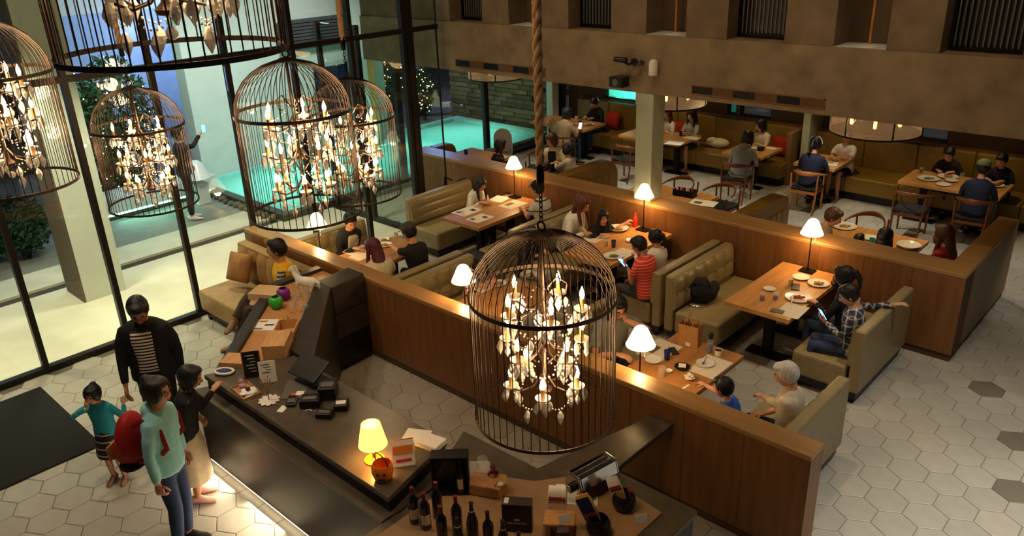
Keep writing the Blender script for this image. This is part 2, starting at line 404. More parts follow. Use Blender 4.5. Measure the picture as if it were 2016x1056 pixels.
struct(bx(-12.4, 4, YB+.451, YB+.6, 3.411, ZT).build('wall_upper_back', 'plaster_dark'))
wi = 0
for a, b_ in [(-10.02, -9.27), (-7.53, -6.77), (-5.01, -4.26), (-2.55, -1.79)]:
    wi += 1; w = thing('window_%d' % wi, '', 'window', (a, YB+.3, 3.411)); del w['label']; del w['category']; w['kind'] = 'structure'
    ww = b_-a
    bx(0.003, ww-.003, .10, .12, .0, 2.6).build('pane', 'black_plastic', w)
    f = MB(); f.box(.003, .03, 0, .1, 0, 2.6).box(ww-.03, ww-.003, 0, .1, 0, 2.6).box(.03, ww-.03, 0, .1, 0, .05); f.build('window_frame', 'black_metal', w)
    n = 13
    bar = bx(-.008, .008, .03, .05, .05, 2.6).mesh('window_bar', 'grey_plastic')
    for k in range(n): obj('window_bar', bar, w, loc=(.05+(ww-.1)*k/(n-1), 0, 0))
for q, (a, b_) in enumerate([(-8.70, -8.11), (-6.20, -5.59), (-3.67, -3.09)]):
    cx = (a+b_)/2
    f = thing('niche_lamp_stand', ['thin metal standing pole lamp in the niche behind the rope', 'thin metal standing pole lamp in the niche above the square pillar', 'thin metal standing pole lamp in the rightmost niche of the beam'][q], 'lamp', (cx+.05, YB+.2, 3.411), group='pole lamps in the upper niches')
    MB().lathe([(.13, 0), (.13, .012), (.02, .03)], 20).build('base', 'white_ceramic', f, 40)
    MB().lathe([(.017, .03), (.017, 2.2)], 10).build('pole', 'chair_wood_light', f, 40)
    struct(bx(a+.004, b_-.004, YB+.036, YB+.449, 3.4105, 3.414).build('trim_%d' % (q+1), 'stucco'))
# square pillar standing in the middle partition
p0 = GY(1262.5, 179.7, YB); 
struct(bx(-6.30, -6.02, YB+.0, YB+.30, 1.091, 2.629).build('wall_pillar', 'pillar_paint', bevel=.01))
# ceilings
struct(bx(-10.05, 6, -4, YB+.6, ZT+.001, ZT+.2).build('ceiling', 'ceiling_paint'))
struct(bx(-12.4, 4, YB+.452, 15.7, 2.70, 2.85).build('ceiling_back_room', 'plaster_dark'))
bw = MB(); bw.box(-12.4, 4, 15.32, 15.5, 0, 1.04).box(-12.4, 4, 15.32, 15.5, 1.45, 2.699)
slits = [(GY(1190, 180, 15.32).x, GY(1252, 180, 15.32).x), (GY(1432, 212, 15.32).x, GY(1452, 212, 15.32).x), (GY(1458, 212, 15.32).x, GY(1520, 212, 15.32).x), (GY(1812, 258, 15.32).x, GY(1868, 262, 15.32).x)]
xs = [-12.4]+[v for ab in slits for v in ab]+[4]
for k in range(0, len(xs), 2): bw.box(xs[k], xs[k+1], 15.32, 15.5, 1.04, 1.45)
struct(bw.build('wall_back', 'plaster_dark'))
for k, (a, b_) in enumerate(slits):
    w = struct(bx(a, b_, 15.40, 15.408, 1.04, 1.45).build('window_%d' % (k+5), 'window_glass'))
    f = MB(); f.box(a, b_, 15.33, 15.39, 1.041, 1.06).box(a, b_, 15.33, 15.39, 1.43, 1.449).box(a, a+.015, 15.33, 15.39, 1.06, 1.43).box(b_-.015, b_, 15.33, 15.39, 1.06, 1.43); f.build('window_frame', 'black_metal', w)
lamp('POINT', (-11.6, 16.4, 1.0), 90, (120, 255, 225), .2, name='slit_view_fill')  # added cyan lamp, only brightens the stand-in wall behind the slit
tag(bx(-13, -8.9, 17.2, 17.4, 0, 3).build('pool_view_wall', 'pool_tile'), 'teal wall standing in for the lit pool view through the narrow slit window behind the banquette', 'wall')  # added wall, its teal stands in for the lit pool view
# ------------------------------------------------------------------ street glazing: mullions every metre, one rail, panes
gl = struct(MB().box(XG-.05, XG+.05, -1.8, 9.0, 0, .07).build('window_20', 'mullion'))
MY = [-1.74, -.74, .26, 1.26, 2.26, 3.25, 4.25, 5.25, 6.25, 7.25, 8.25]
mu = bx(-.045, .045, -.033, .033, .07, ZT).mesh('mullion', 'mullion')
for y in MY: obj('mullion', mu, gl, loc=(XG, y, 0))
for a, b_ in zip(MY[:-1]+[8.25], MY[1:]+[9.0]):
    bx(XG-.045, XG+.045, a+.033, b_-.033, 3.33, 3.40).build('rail', 'mullion', gl)
    bx(XG-.006, XG+.006, a+.034, b_-.034, .071, 3.329).build('pane', 'window_glass', gl)
    bx(XG-.006, XG+.006, a+.034, b_-.034, 3.401, ZT).build('pane', 'window_glass', gl)
bx(XG-.012, XG+.012, 8.945, 8.965, .07, ZT).build('pane_edge', 'mullion', gl)
bx(XG-.06, XG+.06, 8.29, 8.42, 0.07, ZT).build('mullion', 'mullion', gl)
# the glazing turns outward at 8.25 and follows the pool beside the back room
g2 = struct(bx(-12.35, XG-.061, 8.20, 8.30, 0, .07).build('window_21', 'mullion'))
for x in (-12.3, -11.2): bx(x-.04, x+.04, 8.21, 8.29, .07, 3.4).build('mullion', 'mullion', g2)
for a, b_ in ((-12.26, -11.24), (-11.16, -10.07)): bx(a, b_, 8.246, 8.254, .071, 3.4).build('pane', 'window_glass', g2)
g3 = struct(bx(-12.35, -12.25, 8.31, 15.3, 0, .07).build('window_22', 'mullion'))
for y in (9.9, 12.3, 14.78): bx(-12.35, -12.25, y-.06, y+.06, .07, 2.7).build('mullion', 'mullion', g3)
bx(-12.38, -12.2, 14.45, 14.68, .07, 2.7).build('post', 'stucco', g3)
for a, b_ in ((8.31, 9.83), (9.97, 12.23), (12.37, 14.44)): bx(-12.304, -12.296, a, b_, .071, 2.7).build('pane', 'window_glass', g3)

# ------------------------------------------------------------------ forecourt outside
struct(bx(-12.55, XG-.051, -4, 8.19, -.2, -.002).build('floor_forecourt', 'pave'))
struct(bx(-12.8, -12.551, -4, 7.1, -.2, -.03).build('floor_drain', 'gravel'))
struct(bx(-13.6, -12.801, -4, 7.1, -.2, .01).build('floor_kerb', 'pave'))
struct(bx(-40, -13.601, -8, 7.1, -.2, -.004).build('floor_road', 'asphalt'))
struct(bx(-40, -16.3, 7.101, 30, -.2, -.004).build('floor_yard', 'asphalt'))
# pool
pool = struct(MB().box(-15.85, -12.45, 7.15, 14.75, -.2, .0).build('floor_pool', 'pool_tile'))
f = MB(); f.box(-15.85, -12.45, 7.15, 7.32, .0, .12).box(-12.62, -12.45, 7.33, 14.75, .0, .12); f.build('pool_rim', 'dark_stone', pool)
f = MB(); f.box(-15.85, -12.63, 14.45, 14.75, .0, .16).box(-15.85, -15.7, 7.33, 14.44, .0, .16); f.build('pool_coping', 'pool_tile', pool)
bx(-15.69, -12.63, 7.33, 14.44, .07, .08).build('water_surface', 'water', pool)
for y in (8.6, 11.0, 13.2): lamp('SPOT', (-14.15, y, 3.2), 420, (190, 255, 244), .3, (-14.15, y, 0), 60, .6, name='pool_wash')  # added spots from above, in place of lights under the water
lamp('SPOT', (-14.2, 12.6, 2.9), 80, (255, 214, 150), .2, (-14.6, 14.9, 1.2), 100, .8, 'stone_wall_fill')  # added fill so the stone wall does not go black
# rough stone edge in front of the pool
for k in range(16):
    r = MB(); x = -15.8+k*.205; s = random.uniform(.07, .11)
    r.ell((0, 0, 0), (s, s*.8, s*.7), RZ(random.random()*3), 7, 5).build('pool_edge_stone', 'stone_wall', pool, loc=(x, 7.06+random.uniform(-.03, .04), .045))
# white garden wall beyond the pool with dark board eave
wl = struct(bx(-16.25, -15.86, 7.42, 12.4, 0, 4.6).build('wall_garden', 'stucco'))
ev = thing('eave', 'dark slatted eave boards above the white garden wall', 'roof', (-15.85, 11.9, 2.5))
brd = bx(0.001, .3, -2.3, .3, .0, .05).mesh('roof_plank', 'roof_board')
for k in range(9): obj('roof_plank', brd, ev, loc=(.012*k, 0, .072*k))
pz0 = GX(618, 135, -15.86); pz1 = GX(690, 222, -15.86)
pn = thing('wall_poster', 'large dark blue panel hung on the white garden wall', 'panel', (-15.85, pz0.y, pz1.z))
bx(0.001, .03, 0, pz1.y-pz0.y, 0, pz0.z-pz1.z).build('board', M('blue_panel', (24, 34, 74), .4, var=.5, scale=2).name, pn)
f = MB(); f.box(.001, .04, -.03, -.001, -.03, pz0.z-pz1.z+.03).box(.001, .04, pz1.y-pz0.y+.001, pz1.y-pz0.y+.03, -.03, pz0.z-pz1.z+.03); f.build('frame', 'black_metal', pn)
# bluish shopfront left of the wall, beyond the lane
sh = thing('shop_front', 'pale blue lit shopfront glazing across the lane left of the white wall', 'building', (-19, 8.4, 0))
bx(-.2, 0, -2.2, 3.2, 0, .4).build('sill', 'stucco', sh)
for k in range(4): bx(-.05, -.03, -2.1+k*1.3, -.9+k*1.3, .4, 3.4).build('shop_pane', M('shop_pane_%d' % k, (150, 170, 205), .3, var=.1).name, sh)
for k in range(5): bx(-.12, .02, -2.2+k*1.3, -2.1+k*1.3, .4, 3.4).build('shop_mullion', 'stucco', sh)
bx(-.2, .1, -2.2, 3.2, 3.4, 4.4).build('shop_fascia', 'stucco', sh)
lamp('POINT', (-17.4, 8.6, 3.0), 170, (190, 210, 255), .4, name='shop_light')
# low seat with a glowing strip at its foot
st = thing('glowing_bench', 'low grey bench with a glowing turquoise strip along its foot', 'bench', (-15.1, 5.7, 0))
bx(-.7, 0, -1.2, 1.6, .13, .40).build('seat_block', 'stucco', st, bevel=.01)
bx(-.65, -.06, -1.15, 1.55, .0, .12).build('foot', 'dark_stone', st)
bx(-.058, -.03, -1.15, 1.55, .085, .125).build('light_strip', 'led_cyan', st)
lamp('AREA', (-14.95, 5.8, .14), 16, (150, 255, 220), 1.2, (-14.5, 5.8, 0), name='strip_light')
# forecourt post: white box column with plank side
c = thing('white_column', 'tall white square column with weathered plank side outside the glass', 'column', (-11.72, 3.36, 0))
bx(-.66, 0, .03, .60, 0, 4.4).build('shaft', 'stucco', c)
pk = bx(-.078, .078, .0, .028, 0, 4.4).mesh('plank', 'plank_wood')
for k in range(4): obj('plank', pk, c, loc=(-.58+k*.165, 0, 0))
c = thing('white_column', 'slim white and golden timber column far behind the right birdcage lamps', 'column', (-14.1, 9.9, 0))
q = GX(722, 220, -15.05); c.location = (-15.05, q.y, .0)
bx(-.3, 0, -.1, .14, 0, 4.6).build('shaft', 'stucco', c); bx(-.3, .01, .141, .33, 0, 4.6).build('plank', 'plank_gold', c)
struct(bx(-16.2, -10.06, -4, 3.9, 4.41, 4.6).build('ceiling_forecourt', 'stucco'))
# dark stone wall beyond the pool (seen through the back-room glass)
sw = struct(bx(-16.2, -12.4, 14.9, 15.2, 0, 3.2).build('wall_stone', 'stone_wall'))
sm = []
for k in range(5):
    b0 = MB(); w = .3+.13*k; b0.obox((0, 0, 0), (w-.012, .10, .105)); me = b0.mesh('wall_stone_block', 'stone_wall'); sm.append((w, me))
z = .06
row = 0
while z < 2.75:
    x = -16.2+random.random()*.1
    while x < -12.6:
        w, me = random.choice(sm)
        if x+w > -12.45: break
        obj('stone', me, sw, loc=(x+w/2, 14.88+random.uniform(-.02, .03), z), bevel=0); x += w
    z += .118; row += 1

# hedge with fairy lights, left of the forecourt
def foliage(name, label, boxes, n, leaf=.07, mat='leaf', lights=0, cat='hedge', trunk=None):
    t = thing(name, label, cat, boxes[0][0])
    c0 = Vector(boxes[0][0]); mb = MB(); lt = MB()
    def pt():
        c_, r_ = random.choice(boxes); 
        while True:
            p = Vector((random.uniform(-1, 1), random.uniform(-1, 1), random.uniform(-1, 1)))
            if .45 < p.length < 1: break
        return Vector(c_)-c0+Vector((p.x*r_[0], p.y*r_[1], p.z*r_[2]))
    for _ in range(n):
        p = pt(); q = Quaternion((random.random()-.5, random.random()-.5, random.random()-.5, random.random()-.5)); q.normalize()
        s = leaf*random.uniform(.6, 1.3)
        vs = [p+q@Vector(v)*s for v in ((-1, 0, 0), (0, -.42, .08), (1, 0, 0), (0, .42, .08))]
        mb.add(vs, [(0, 1, 2, 3)])
    fo = mb.build('foliage', mat, t); fo['kind'] = 'stuff'
    if lights:
        for _ in range(lights):
            p = pt()*1.02; lt.ell(p, .011, None, 5, 4)
        l = lt.build('fairy_lights', 'fairy_glow', t); l['kind'] = 'stuff'
    if trunk: MB().tube([(0, 0, -c0.z), (0.03, 0.02, -c0.z*.5), (0, 0, .1)], [trunk, trunk*.8, trunk*.5], 7).build('stem', 'bark', t, 60)
    return t
foliage('hedge', 'dark green hedge with fairy lights behind the small left birdcage', [((-16.5, 6.2, 1.45), (.5, .75, 1.4)), ((-16.4, 5.5, 1.3), (.5, .6, 1.25))], 4600, .075, lights=150, trunk=.07)
foliage('shrub', 'leafy blue-green shrub left of the plank column', [((-14.4, 3.5, .55), (.4, .45, .5)), ((-14.6, 3.0, .6), (.4, .5, .58))], 1900, .07, cat='shrub', trunk=.04)
q = GX(772, 150, -17.2)
foliage('light_tree', 'dark tree wound with fairy lights behind the right birdcage', [((-17.2, q.y, 1.7), (.4, .5, 1.6))], 1500, .07, lights=90, cat='tree', trunk=.08)
q = G(836, 236, 0)
foliage('small_fir', 'small fir with yellow fairy lights by the street', [((q.x, q.y, .8), (.3, .3, .7))], 900, .06, lights=60, cat='tree', trunk=.05)
# parked scooter in the street
s = thing('motor_scooter', 'parked motor scooter in bluish street light beyond the pool', 'scooter', (G(856, 232, 0).x-.2, G(856, 232, 0).y+.4, 0), .9)
for x in (-.6, .6):
    MB().tube([(x+.23*math.cos(a*PI/8), 0, .25+.23*math.sin(a*PI/8)) for a in range(16)], .045, 6, closed=True).build('wheel', 'black_plastic', s, 60)
MB().rings([[(x+.0, sy*w, zz) for sy, zz in ((-1, z0), (1, z0), (1, z1), (-1, z1))] for x, w, z0, z1 in ((-.75, .08, .45, .6), (-.5, .16, .3, .72), (-.1, .16, .25, .72), (.05, .14, .22, .32), (.35, .14, .22, .32), (.5, .16, .3, .8), (.62, .08, .5, .95))]).build('body', 'white_ceramic', s, 50)
MB().rings([[(x, sy*.13, zz) for sy, zz in ((-1, .73), (1, .73), (1, z1), (-1, z1))] for x, z1 in ((-.75, .78), (-.4, .84), (0, .80))]).build('seat', 'black_plastic', s, 50)
MB().tube([(.5, -.32, 1.02), (.56, 0, .98), (.5, .32, 1.02)], .018, 6).build('handlebar', 'black_metal', s, 60)
for y in (-.3, .3): MB().ell((.54, y, 1.16), (.01, .06, .04), None, 8, 6).build('mirror', 'black_plastic', s, 60)
lamp('POINT', (q.x-.2, q.y+.6, 2.8), 110, (150, 175, 255), .3, name='street_light')
lamp('POINT', (-16.6, 13.1, 3.2), 60, (190, 220, 160), .3, name='greenery_fill')  # added fill lamps that lift the tree and hedges out of the dark
lamp('POINT', (-15.4, 5.9, 3.3), 70, (170, 210, 190), .3, name='greenery_fill')
lamp('POINT', (-15.4, 2.6, 2.2), 40, (150, 190, 255), .3, name='greenery_fill')
# ------------------------------------------------------------------ reception counter
ZC, ZW = 1.0, .85
ct = thing('reception_counter', 'long dark stone reception counter with raised top', 'counter', (-5.2, 3.0, 0))
O = Vector((-5.2, 3.0))
def rel(poly): return [(x-O.x, y-O.y) for x, y in poly]
MB().prism(rel([(-6.62, 2.75), (-3.93, 2.75), (-4.12, 3.48), (-6.28, 3.48)]), ZW+.001, ZC-.05).build('raised_block', 'counter_front', ct)
MB().prism(rel([(-6.64, 2.735), (-3.915, 2.735), (-4.105, 3.495), (-6.3, 3.495)]), ZC-.05, ZC).build('top_slab', 'counter_top', ct, bevel=.006)
MB().prism(rel([(-6.72, 2.655), (-3.9, 2.655), (-3.9, 3.475), (-6.35, 3.475)]), .07, ZW-.02).build('body', 'counter_front', ct)
MB().prism(rel([(-6.73, 2.64), (-3.9, 2.64), (-3.9, 3.475), (-6.35, 3.475)]), ZW-.02, ZW).build('ledge', 'counter_top', ct, bevel=.004)
MB().prism(rel([(-6.6, 2.72), (-3.95, 2.72), (-3.95, 3.45), (-6.3, 3.45)]), 0, .07).build('plinth', 'dark_stone', ct)
bx(-1.5, 1.2, -.34, -.325, .052, .066).build('foot_light', 'led_warm', ct)
lamp('AREA', (-5.6, 2.58, .07), 9, (255, 232, 195), .6, (-5.6, 2.2, 0), name='foot_glow'); lamp('AREA', (-4.6, 2.58, .07), 9, (255, 232, 195), .6, (-4.6, 2.2, 0), name='foot_glow'); lamp('AREA', (-6.4, 2.58, .07), 7, (255, 232, 195), .5, (-6.4, 2.2, 0), name='foot_glow')
# 45 degree display wing
A, B = Vector((-6.70, 2.88)), Vector((-8.05, 4.30)); C_, D_ = Vector((-7.42, 4.62)), Vector((-6.42, 3.50))
wg = thing('display_wing', 'angled display counter with wooden shelf and tall sloping slate bulkhead', 'counter', (-7.2, 3.8, 0)); O = Vector((-7.2, 3.8))
MB().prism(rel([(-6.66, 2.90), (-8.0, 4.31), (-8.02, 4.98), (-7.52, 4.98), (-7.50, 4.62), (-6.46, 3.50)]), 0, ZC-.08).build('body', 'counter_front', wg)
MB().prism(rel([(-6.60, 2.97), (-7.93, 4.34), (-7.95, 4.98), (-7.52, 4.98), (-7.50, 4.62), (-6.45, 3.50)]), ZC-.079, ZC-.04).build('shelf_top', 'box_wood', wg)
MB().prism(rel([(-6.66, 2.86), (-8.05, 4.28), (-8.07, 4.98), (-7.955, 4.98), (-7.935, 4.34), (-6.605, 2.97)]), ZC-.079, ZC).build('rim', 'dark_stone', wg, bevel=.006)
bk = wg
def slope_prism(poly, z0, zs):
    n = len(poly); mb = MB(); mb.add([(x-O.x, y-O.y, z0) for x, y in poly]+[(x-O.x, y-O.y, z) for (x, y), z in zip(poly, zs)],
        [tuple(range(n-1, -1, -1)), tuple(range(n, 2*n))]+[(i, (i+1) % n, n+(i+1) % n, n+i) for i in range(n)]); return mb
slope_prism([(-7.50, 5.055), (-7.20, 5.055), (-7.16, 4.56), (-7.45, 4.56)], .1, [1.1]*4).build('tall_block', 'dark_stone', bk, bevel=.008)
slope_prism([(-7.45, 4.555), (-7.16, 4.555), (-6.02, 3.52), (-6.42, 3.52)], .1, [1.1, 1.1, 1.02, 1.02]).build('sloping_block', 'dark_stone', bk, bevel=.008)
slope_prism([(-7.47, 5.04), (-7.22, 5.04), (-7.19, 4.58), (-6.1, 3.53), (-6.4, 3.53), (-7.43, 4.56)], 0, [.1]*6).build('plinth', 'black_plastic', bk)
for z in (.42, .74, 1.06):
    slope_prism([(-7.199, 5.05), (-7.190, 5.05), (-7.150, 4.57), (-7.158, 4.57)], z-.30, [z]*4).build('panel', 'counter_front' if z < .5 else 'dark_stone', bk)
# lower wine display counter and its flap to the partition
wc = thing('wine_display_counter', 'low dark stone display counter with tan mat in the foreground', 'counter', (-3.0, 3.4, 0)); O = Vector((-3.0, 3.4))
MB().prism(rel([(-3.885, 2.3), (-2.26, 2.3), (-2.26, 4.19), (-3.40, 4.19), (-3.46, 3.82), (-4.2, 3.80), (-4.1, 3.5), (-3.885, 3.48)]), 0, ZW-.05).build('body', 'counter_front', wc)
MB().prism(rel([(-3.885, 2.28), (-2.22, 2.28), (-2.24, 4.21), (-2.97, 4.21), (-2.97, 5.05), (-3.17, 5.05), (-3.45, 3.84), (-4.26, 3.82), (-4.12, 3.5), (-3.885, 3.49)]), ZW-.05, ZW).build('top_slab', 'counter_top', wc, bevel=.006)
MB().prism(rel([(-3.80, 2.3), (-2.42, 2.3), (-2.42, 4.02), (-3.05, 4.10), (-3.35, 3.70), (-3.82, 3.45)]), ZW+.001, ZW+.006).build('mat', 'display_mat', wc)

# ------------------------------------------------------------------ sofas
def make_sofa(name, label, L, loc, rotz, mat='leather', hb=.87, cols=6, rows=2, group=None, depth=.74, bt=.17, tuft=.014):
    """back against local x = 0, facing +x, length L along y"""
    s = thing(name, label, 'sofa', loc, rotz, group)
    bx(.03, depth-.05, .04, L-.04, .05, .14).build('base', 'black_plastic', s)
    for x in (.06, depth-.1):
        for y in (.06, L-.1): bx(x, x+.05, y, y+.05, 0, .05).build('leg', 'black_metal', s)
    bx(bt-.02, depth, .0, L, .14, .43).build('seat', mat, s, bevel=.035, seg=3)
    # backrest: shell plus tufted face grid
    bx(0, bt-.05, 0, L, .14, hb).build('backrest', mat, s, bevel=.025, seg=3)
    nx, nz = cols*6, rows*6; z0, z1 = .44, hb-.02
    vs = []; 
    for j in range(nz+1):
        for i in range(nx+1):
            u, w = i/nx, j/nz
            cu = abs(math.sin(PI*u*cols)); cw = abs(math.sin(PI*w*rows)); puff = (min(cu, 1)**.35)*(min(cw, 1)**.35)
            eb = min(1, min(u, 1-u)*cols*1.2)*1
            vs.append((bt-.05+.05*1-.002 + tuft*2.2*(puff-.6) + (.0 if w > .02 else -.01) - .05*(w**3)*.6, .012+u*(L-.024), z0+w*(z1-z0)))
    fs = [(j*(nx+1)+i, j*(nx+1)+i+1, (j+1)*(nx+1)+i+1, (j+1)*(nx+1)+i) for j in range(nz) for i in range(nx)]
    n0 = len(vs)
    # close to a solid against the shell
    bd = [i for i in range(nx+1)]+[(j+1)*(nx+1)-1 for j in range(1, nz+1)]+[nz*(nx+1)+i for i in range(nx-1, -1, -1)]+[j*(nx+1) for j in range(nz-1, 0, -1)]
    vs += [(bt-.06, vs[i][1], vs[i][2]) for i in bd]; m_ = len(bd)
    fs += [(bd[(i+1) % m_], bd[i], n0+i, n0+(i+1) % m_) for i in range(m_)]
    mb = MB(); mb.add(vs, fs); mb.build('back_cushion', mat, s, 50)
    bt_ = MB()
    for c in range(1, cols):
        for r in range(1, rows): bt_.ell((bt-.012, .012+(L-.024)*c/cols, z0+(z1-z0)*r/rows), (.010, .014, .014), None, 8, 6)
    if rows > 1: bt_.build('buttons', mat, s, 60)
    return s
LB, LF = 1.44, 1.34
YB0, YF0 = 7.62, 5.33
def left(name, xo, y0, L, label, **k): return make_sofa(name, label, L, (xo, y0, 0), 0, **k)
def right(name, xo, y0, L, label, **k): return make_sofa(name, label, L, (xo, y0+L, 0), PI, **k)
left('booth_sofa', -9.60, YB0+.05, LB-.05, 'olive leather booth sofa against the glass at the far back table', rows=3, cols=1, tuft=.008)
right('booth_sofa', -7.18, YB0, LB, 'olive leather booth sofa under the cap man in striped shirt')
left('booth_sofa', -7.12, YB0-.45, LB+.45, 'olive leather booth sofa beneath the brown-haired woman at the pasta table')
right('booth_sofa', -4.76, YB0, LB, 'tan leather booth sofa holding the man in red striped shirt')
left('booth_sofa', -4.70, YB0, LB, 'tan tufted booth sofa with a black bag lying on it')
right('booth_sofa', -2.32, YB0, LB, 'tan leather booth sofa holding the man in plaid shirt')
left('booth_sofa', -9.42, YF0, LF, 'olive booth sofa behind the man with hand on chin')
right('booth_sofa', -7.20, YF0, LF, 'olive booth sofa under the purple-haired woman and cap man')
left('booth_sofa', -7.12, YF0, LF, 'olive booth sofa holding the girl in striped top')
right('booth_sofa', -4.80, YF0, LF, 'olive booth sofa hidden behind the big birdcage lamp')
left('booth_sofa', -4.70, YF0, LF, 'olive booth sofa under the woman in glasses at the paper bag table')
right('booth_sofa', -2.10, YF0, LF, 'tan leather booth sofa behind the white-haired elder')
# waiting bench along the front partition
ws = make_sofa('waiting_sofa', 'tan channel-back waiting sofa under the man in yellow vest', 1.75, (-9.85, 5.03, 0), -PI/2, mat='leather_tan', hb=.92, cols=7, rows=1, depth=.82, bt=.2, tuft=.02)
for (x, y, rz, rx, lb) in [(-9.45, 4.66, .25, .35, 'brown square cushion leaning at the glass end of the waiting sofa')]:
    cu = MB(); cu.ell((0, 0, 0), (.24, .24, .085), None, 16, 8)
    for i, v in enumerate(cu.v):
        x_, y_, z_ = v; k = max(abs(x_), abs(y_))/(math.hypot(x_, y_)+1e-6); cu.v[i] = (x_/max(k, .5)*.8, y_/max(k, .5)*.8, z_)
    o = cu.build('cushion', 'brown_cushion', None, 180, loc=(x, y, .72)); o.rotation_euler = (1.15, 0, rz); tag(o, lb, 'cushion')

# ------------------------------------------------------------------ tables
def make_table(label, x0, x1, y0, y1, mat='table_wood', h=.74, th=.05, name='dining_table', ped=1):
    t = thing(name, label, 'table', ((x0+x1)/2, (y0+y1)/2, 0)); w, l = (x1-x0)/2, (y1-y0)/2
    n = 4 if (x1-x0) < (y1-y0) else 5
    for k in range(n):
        if (x1-x0) < (y1-y0): bx(-w+2*w*k/n+.0006, -w+2*w*(k+1)/n-.0006, -l, l, h-th, h).build('top_plank', mat, t)
        else: bx(-w+2*w*k/n+.0006, -w+2*w*(k+1)/n-.0006, -l, l, h-th, h).build('top_plank', mat, t)
    px = [0] if ped == 1 else [-w*.6, w*.6]
    py = [-l*.45, l*.45] if ped == 1 and l > .5 else [0]
    for x in px:
        for y in py:
            bx(x-.05, x+.05, y-.05, y+.05, .03, h-th).build('leg', 'black_metal', t)
            bx(x-.24, x+.24, y-.09, y+.09, 0, .03).build('foot', 'black_metal', t, bevel=.006)
    bx(-w*.7, w*.7, -l*.75, l*.75, h-th-.03, h-th-.001).build('apron', 'black_metal', t)
    return t
T1 = (-8.70, -7.92, 7.66, 9.17); T2 = (-6.35, -5.57, 7.66, 9.17); T3 = (-3.93, -3.15, 7.66, 9.17)
F0 = (-8.68, -7.95, 5.35, 6.72); F1 = (-6.35, -5.57, 5.35, 6.65); F2 = (-3.93, -3.15, 5.35, 6.65)
make_table('wooden dining table with menus in front of the long-haired woman in white', *T1, mat='table_wood_mid')
make_table('wooden dining table with pasta plates and a red bottle', *T2)
make_table('bright wooden dining table under the rightmost tall lamp of the middle partition', *T3)
make_table('wooden dining table between the chin-resting man and the cap man', *F0, mat='table_wood_mid')
make_table('wooden dining table behind the big birdcage lamp', *F1, mat='table_wood_mid')
make_table('wooden dining table with a brown paper bag on it', *F2, mat='table_wood_mid')
Z1 = (-12.0, -10.44, 13.4, 14.2); Z2 = (-9.62, -8.16, 13.5, 14.38); Z3 = (-7.2, -6.42, 13.5, 14.4); Z4 = (-5.82, -5.07, 13.56, 14.4); Z5 = (-4.0, -2.5, 13.5, 14.35)
B1 = (-11.4, -10.1, 10.3, 10.95); B1b = (-9.75, -8.75, 9.85, 10.5); B2 = (-7.25, -5.9, 10.35, 11.05); B3 = (-4.05, -2.75, 10.3, 11.0)
make_table('far wooden table with a glowing phone at the left end of the back room', *Z1, ped=2)
make_table('wooden table behind the square pillar in the back room', *Z2, ped=2)
make_table('small wooden table in front of the woman in cream cardigan', *Z3)
make_table('small wooden table before the white tee person', *Z4)
make_table('long wooden table crowded with dishes at the right end of the back room', *Z5, ped=2)
make_table('wooden table by the pool glass with a child seat beside it', *B1, ped=2)
make_table('wooden table behind the middle partition before the woman in cream jacket', *B1b, ped=2)
make_table('empty wooden table with a black cutlery caddy beside the square pillar', *B2, ped=2)
make_table('wooden table just behind the middle partition before the woman in red sweater', *B3, ped=2)

# ------------------------------------------------------------------ banquettes of the back room
def banquette(name, label, x0, x1, y0=14.22, y1=15.3, hs=.45, hb=1.01, ends=()):
    b = thing(name, label, 'sofa', (x0, y0, 0)); L = x1-x0
    n = max(1, round(L/.9)); w = L/n
    bx(.02, L-.02, .12, y1-y0-.02, 0, .16).build('plinth', 'black_plastic', b)
    for k in range(n):
        bx(k*w+.002, (k+1)*w-.002, 0, y1-y0-.28, .16, hs).build('seat', 'leather_olive', b, bevel=.03, seg=3)
        bx(k*w+.002, (k+1)*w-.002, y1-y0-.30, y1-y0-.10, hs-.02, hb).build('backrest', 'leather_olive', b, bevel=.03, seg=3)
    bx(0, L, y1-y0-.10, y1-y0-.002, .0, hb+.02).build('top_ledge', 'band_wood', b)
    for e in ends:
        x = 0 if e == 'l' else L
        MB().prism([(x-.06, .25), (x+.06, .25), (x+.06, y1-y0-.11), (x-.06, y1-y0-.11)], 0, hb+.02).build('end_panel', 'panel_wood_grey', b, bevel=.02)
    return b
banquette('banquette', 'long olive leather banquette along the left back wall', -11.9, -6.34, ends=('r',))
banquette('banquette', 'olive leather banquette along the right back wall behind the dish table', -6.05, -1.4, hb=1.0)
struct(bx(-6.2, -6.06, 14.7, 15.3, 0, 2.69).build('wall_pillar_back', 'pillar_paint'))
# low curved seat backs between the tables behind the middle partition
def seat_screen(label, x, y1):
    s = thing('seat_screen', label, 'screen', (x, 9.59, 0)); L = y1-9.59
    prof = [(0, 1.09), (L*.6, 1.09), (L*.82, 1.07), (L*.93, 1.0), (L, .85), (L, 0), (0, 0)]
    mb = MB(); n = len(prof)
    mb.add([(-.1, y, z) for y, z in prof]+[(.1, y, z) for y, z in prof], [tuple(range(n)), tuple(range(2*n-1, n-1, -1))]+[((i+1) % n, i, n+i, n+(i+1) % n) for i in range(n)])
    mb.build('core', 'leather_olive', s, bevel=.03, seg=3)
    for k in range(7): bx(.1, .115, .06+k*(L-.15)/7, .05+(k+1)*(L-.15)/7-.006, .12, .84).build('flute', 'leather_olive', s, bevel=.006)
    return s
seat_screen('rounded olive seat screen behind the woman in cream jacket', -7.95, 11.05)
seat_screen('rounded olive fluted seat screen right of the empty caddy table', -4.80, 11.0)
seat_screen('short rounded olive seat screen end by the pool glass', -11.05, 10.15)

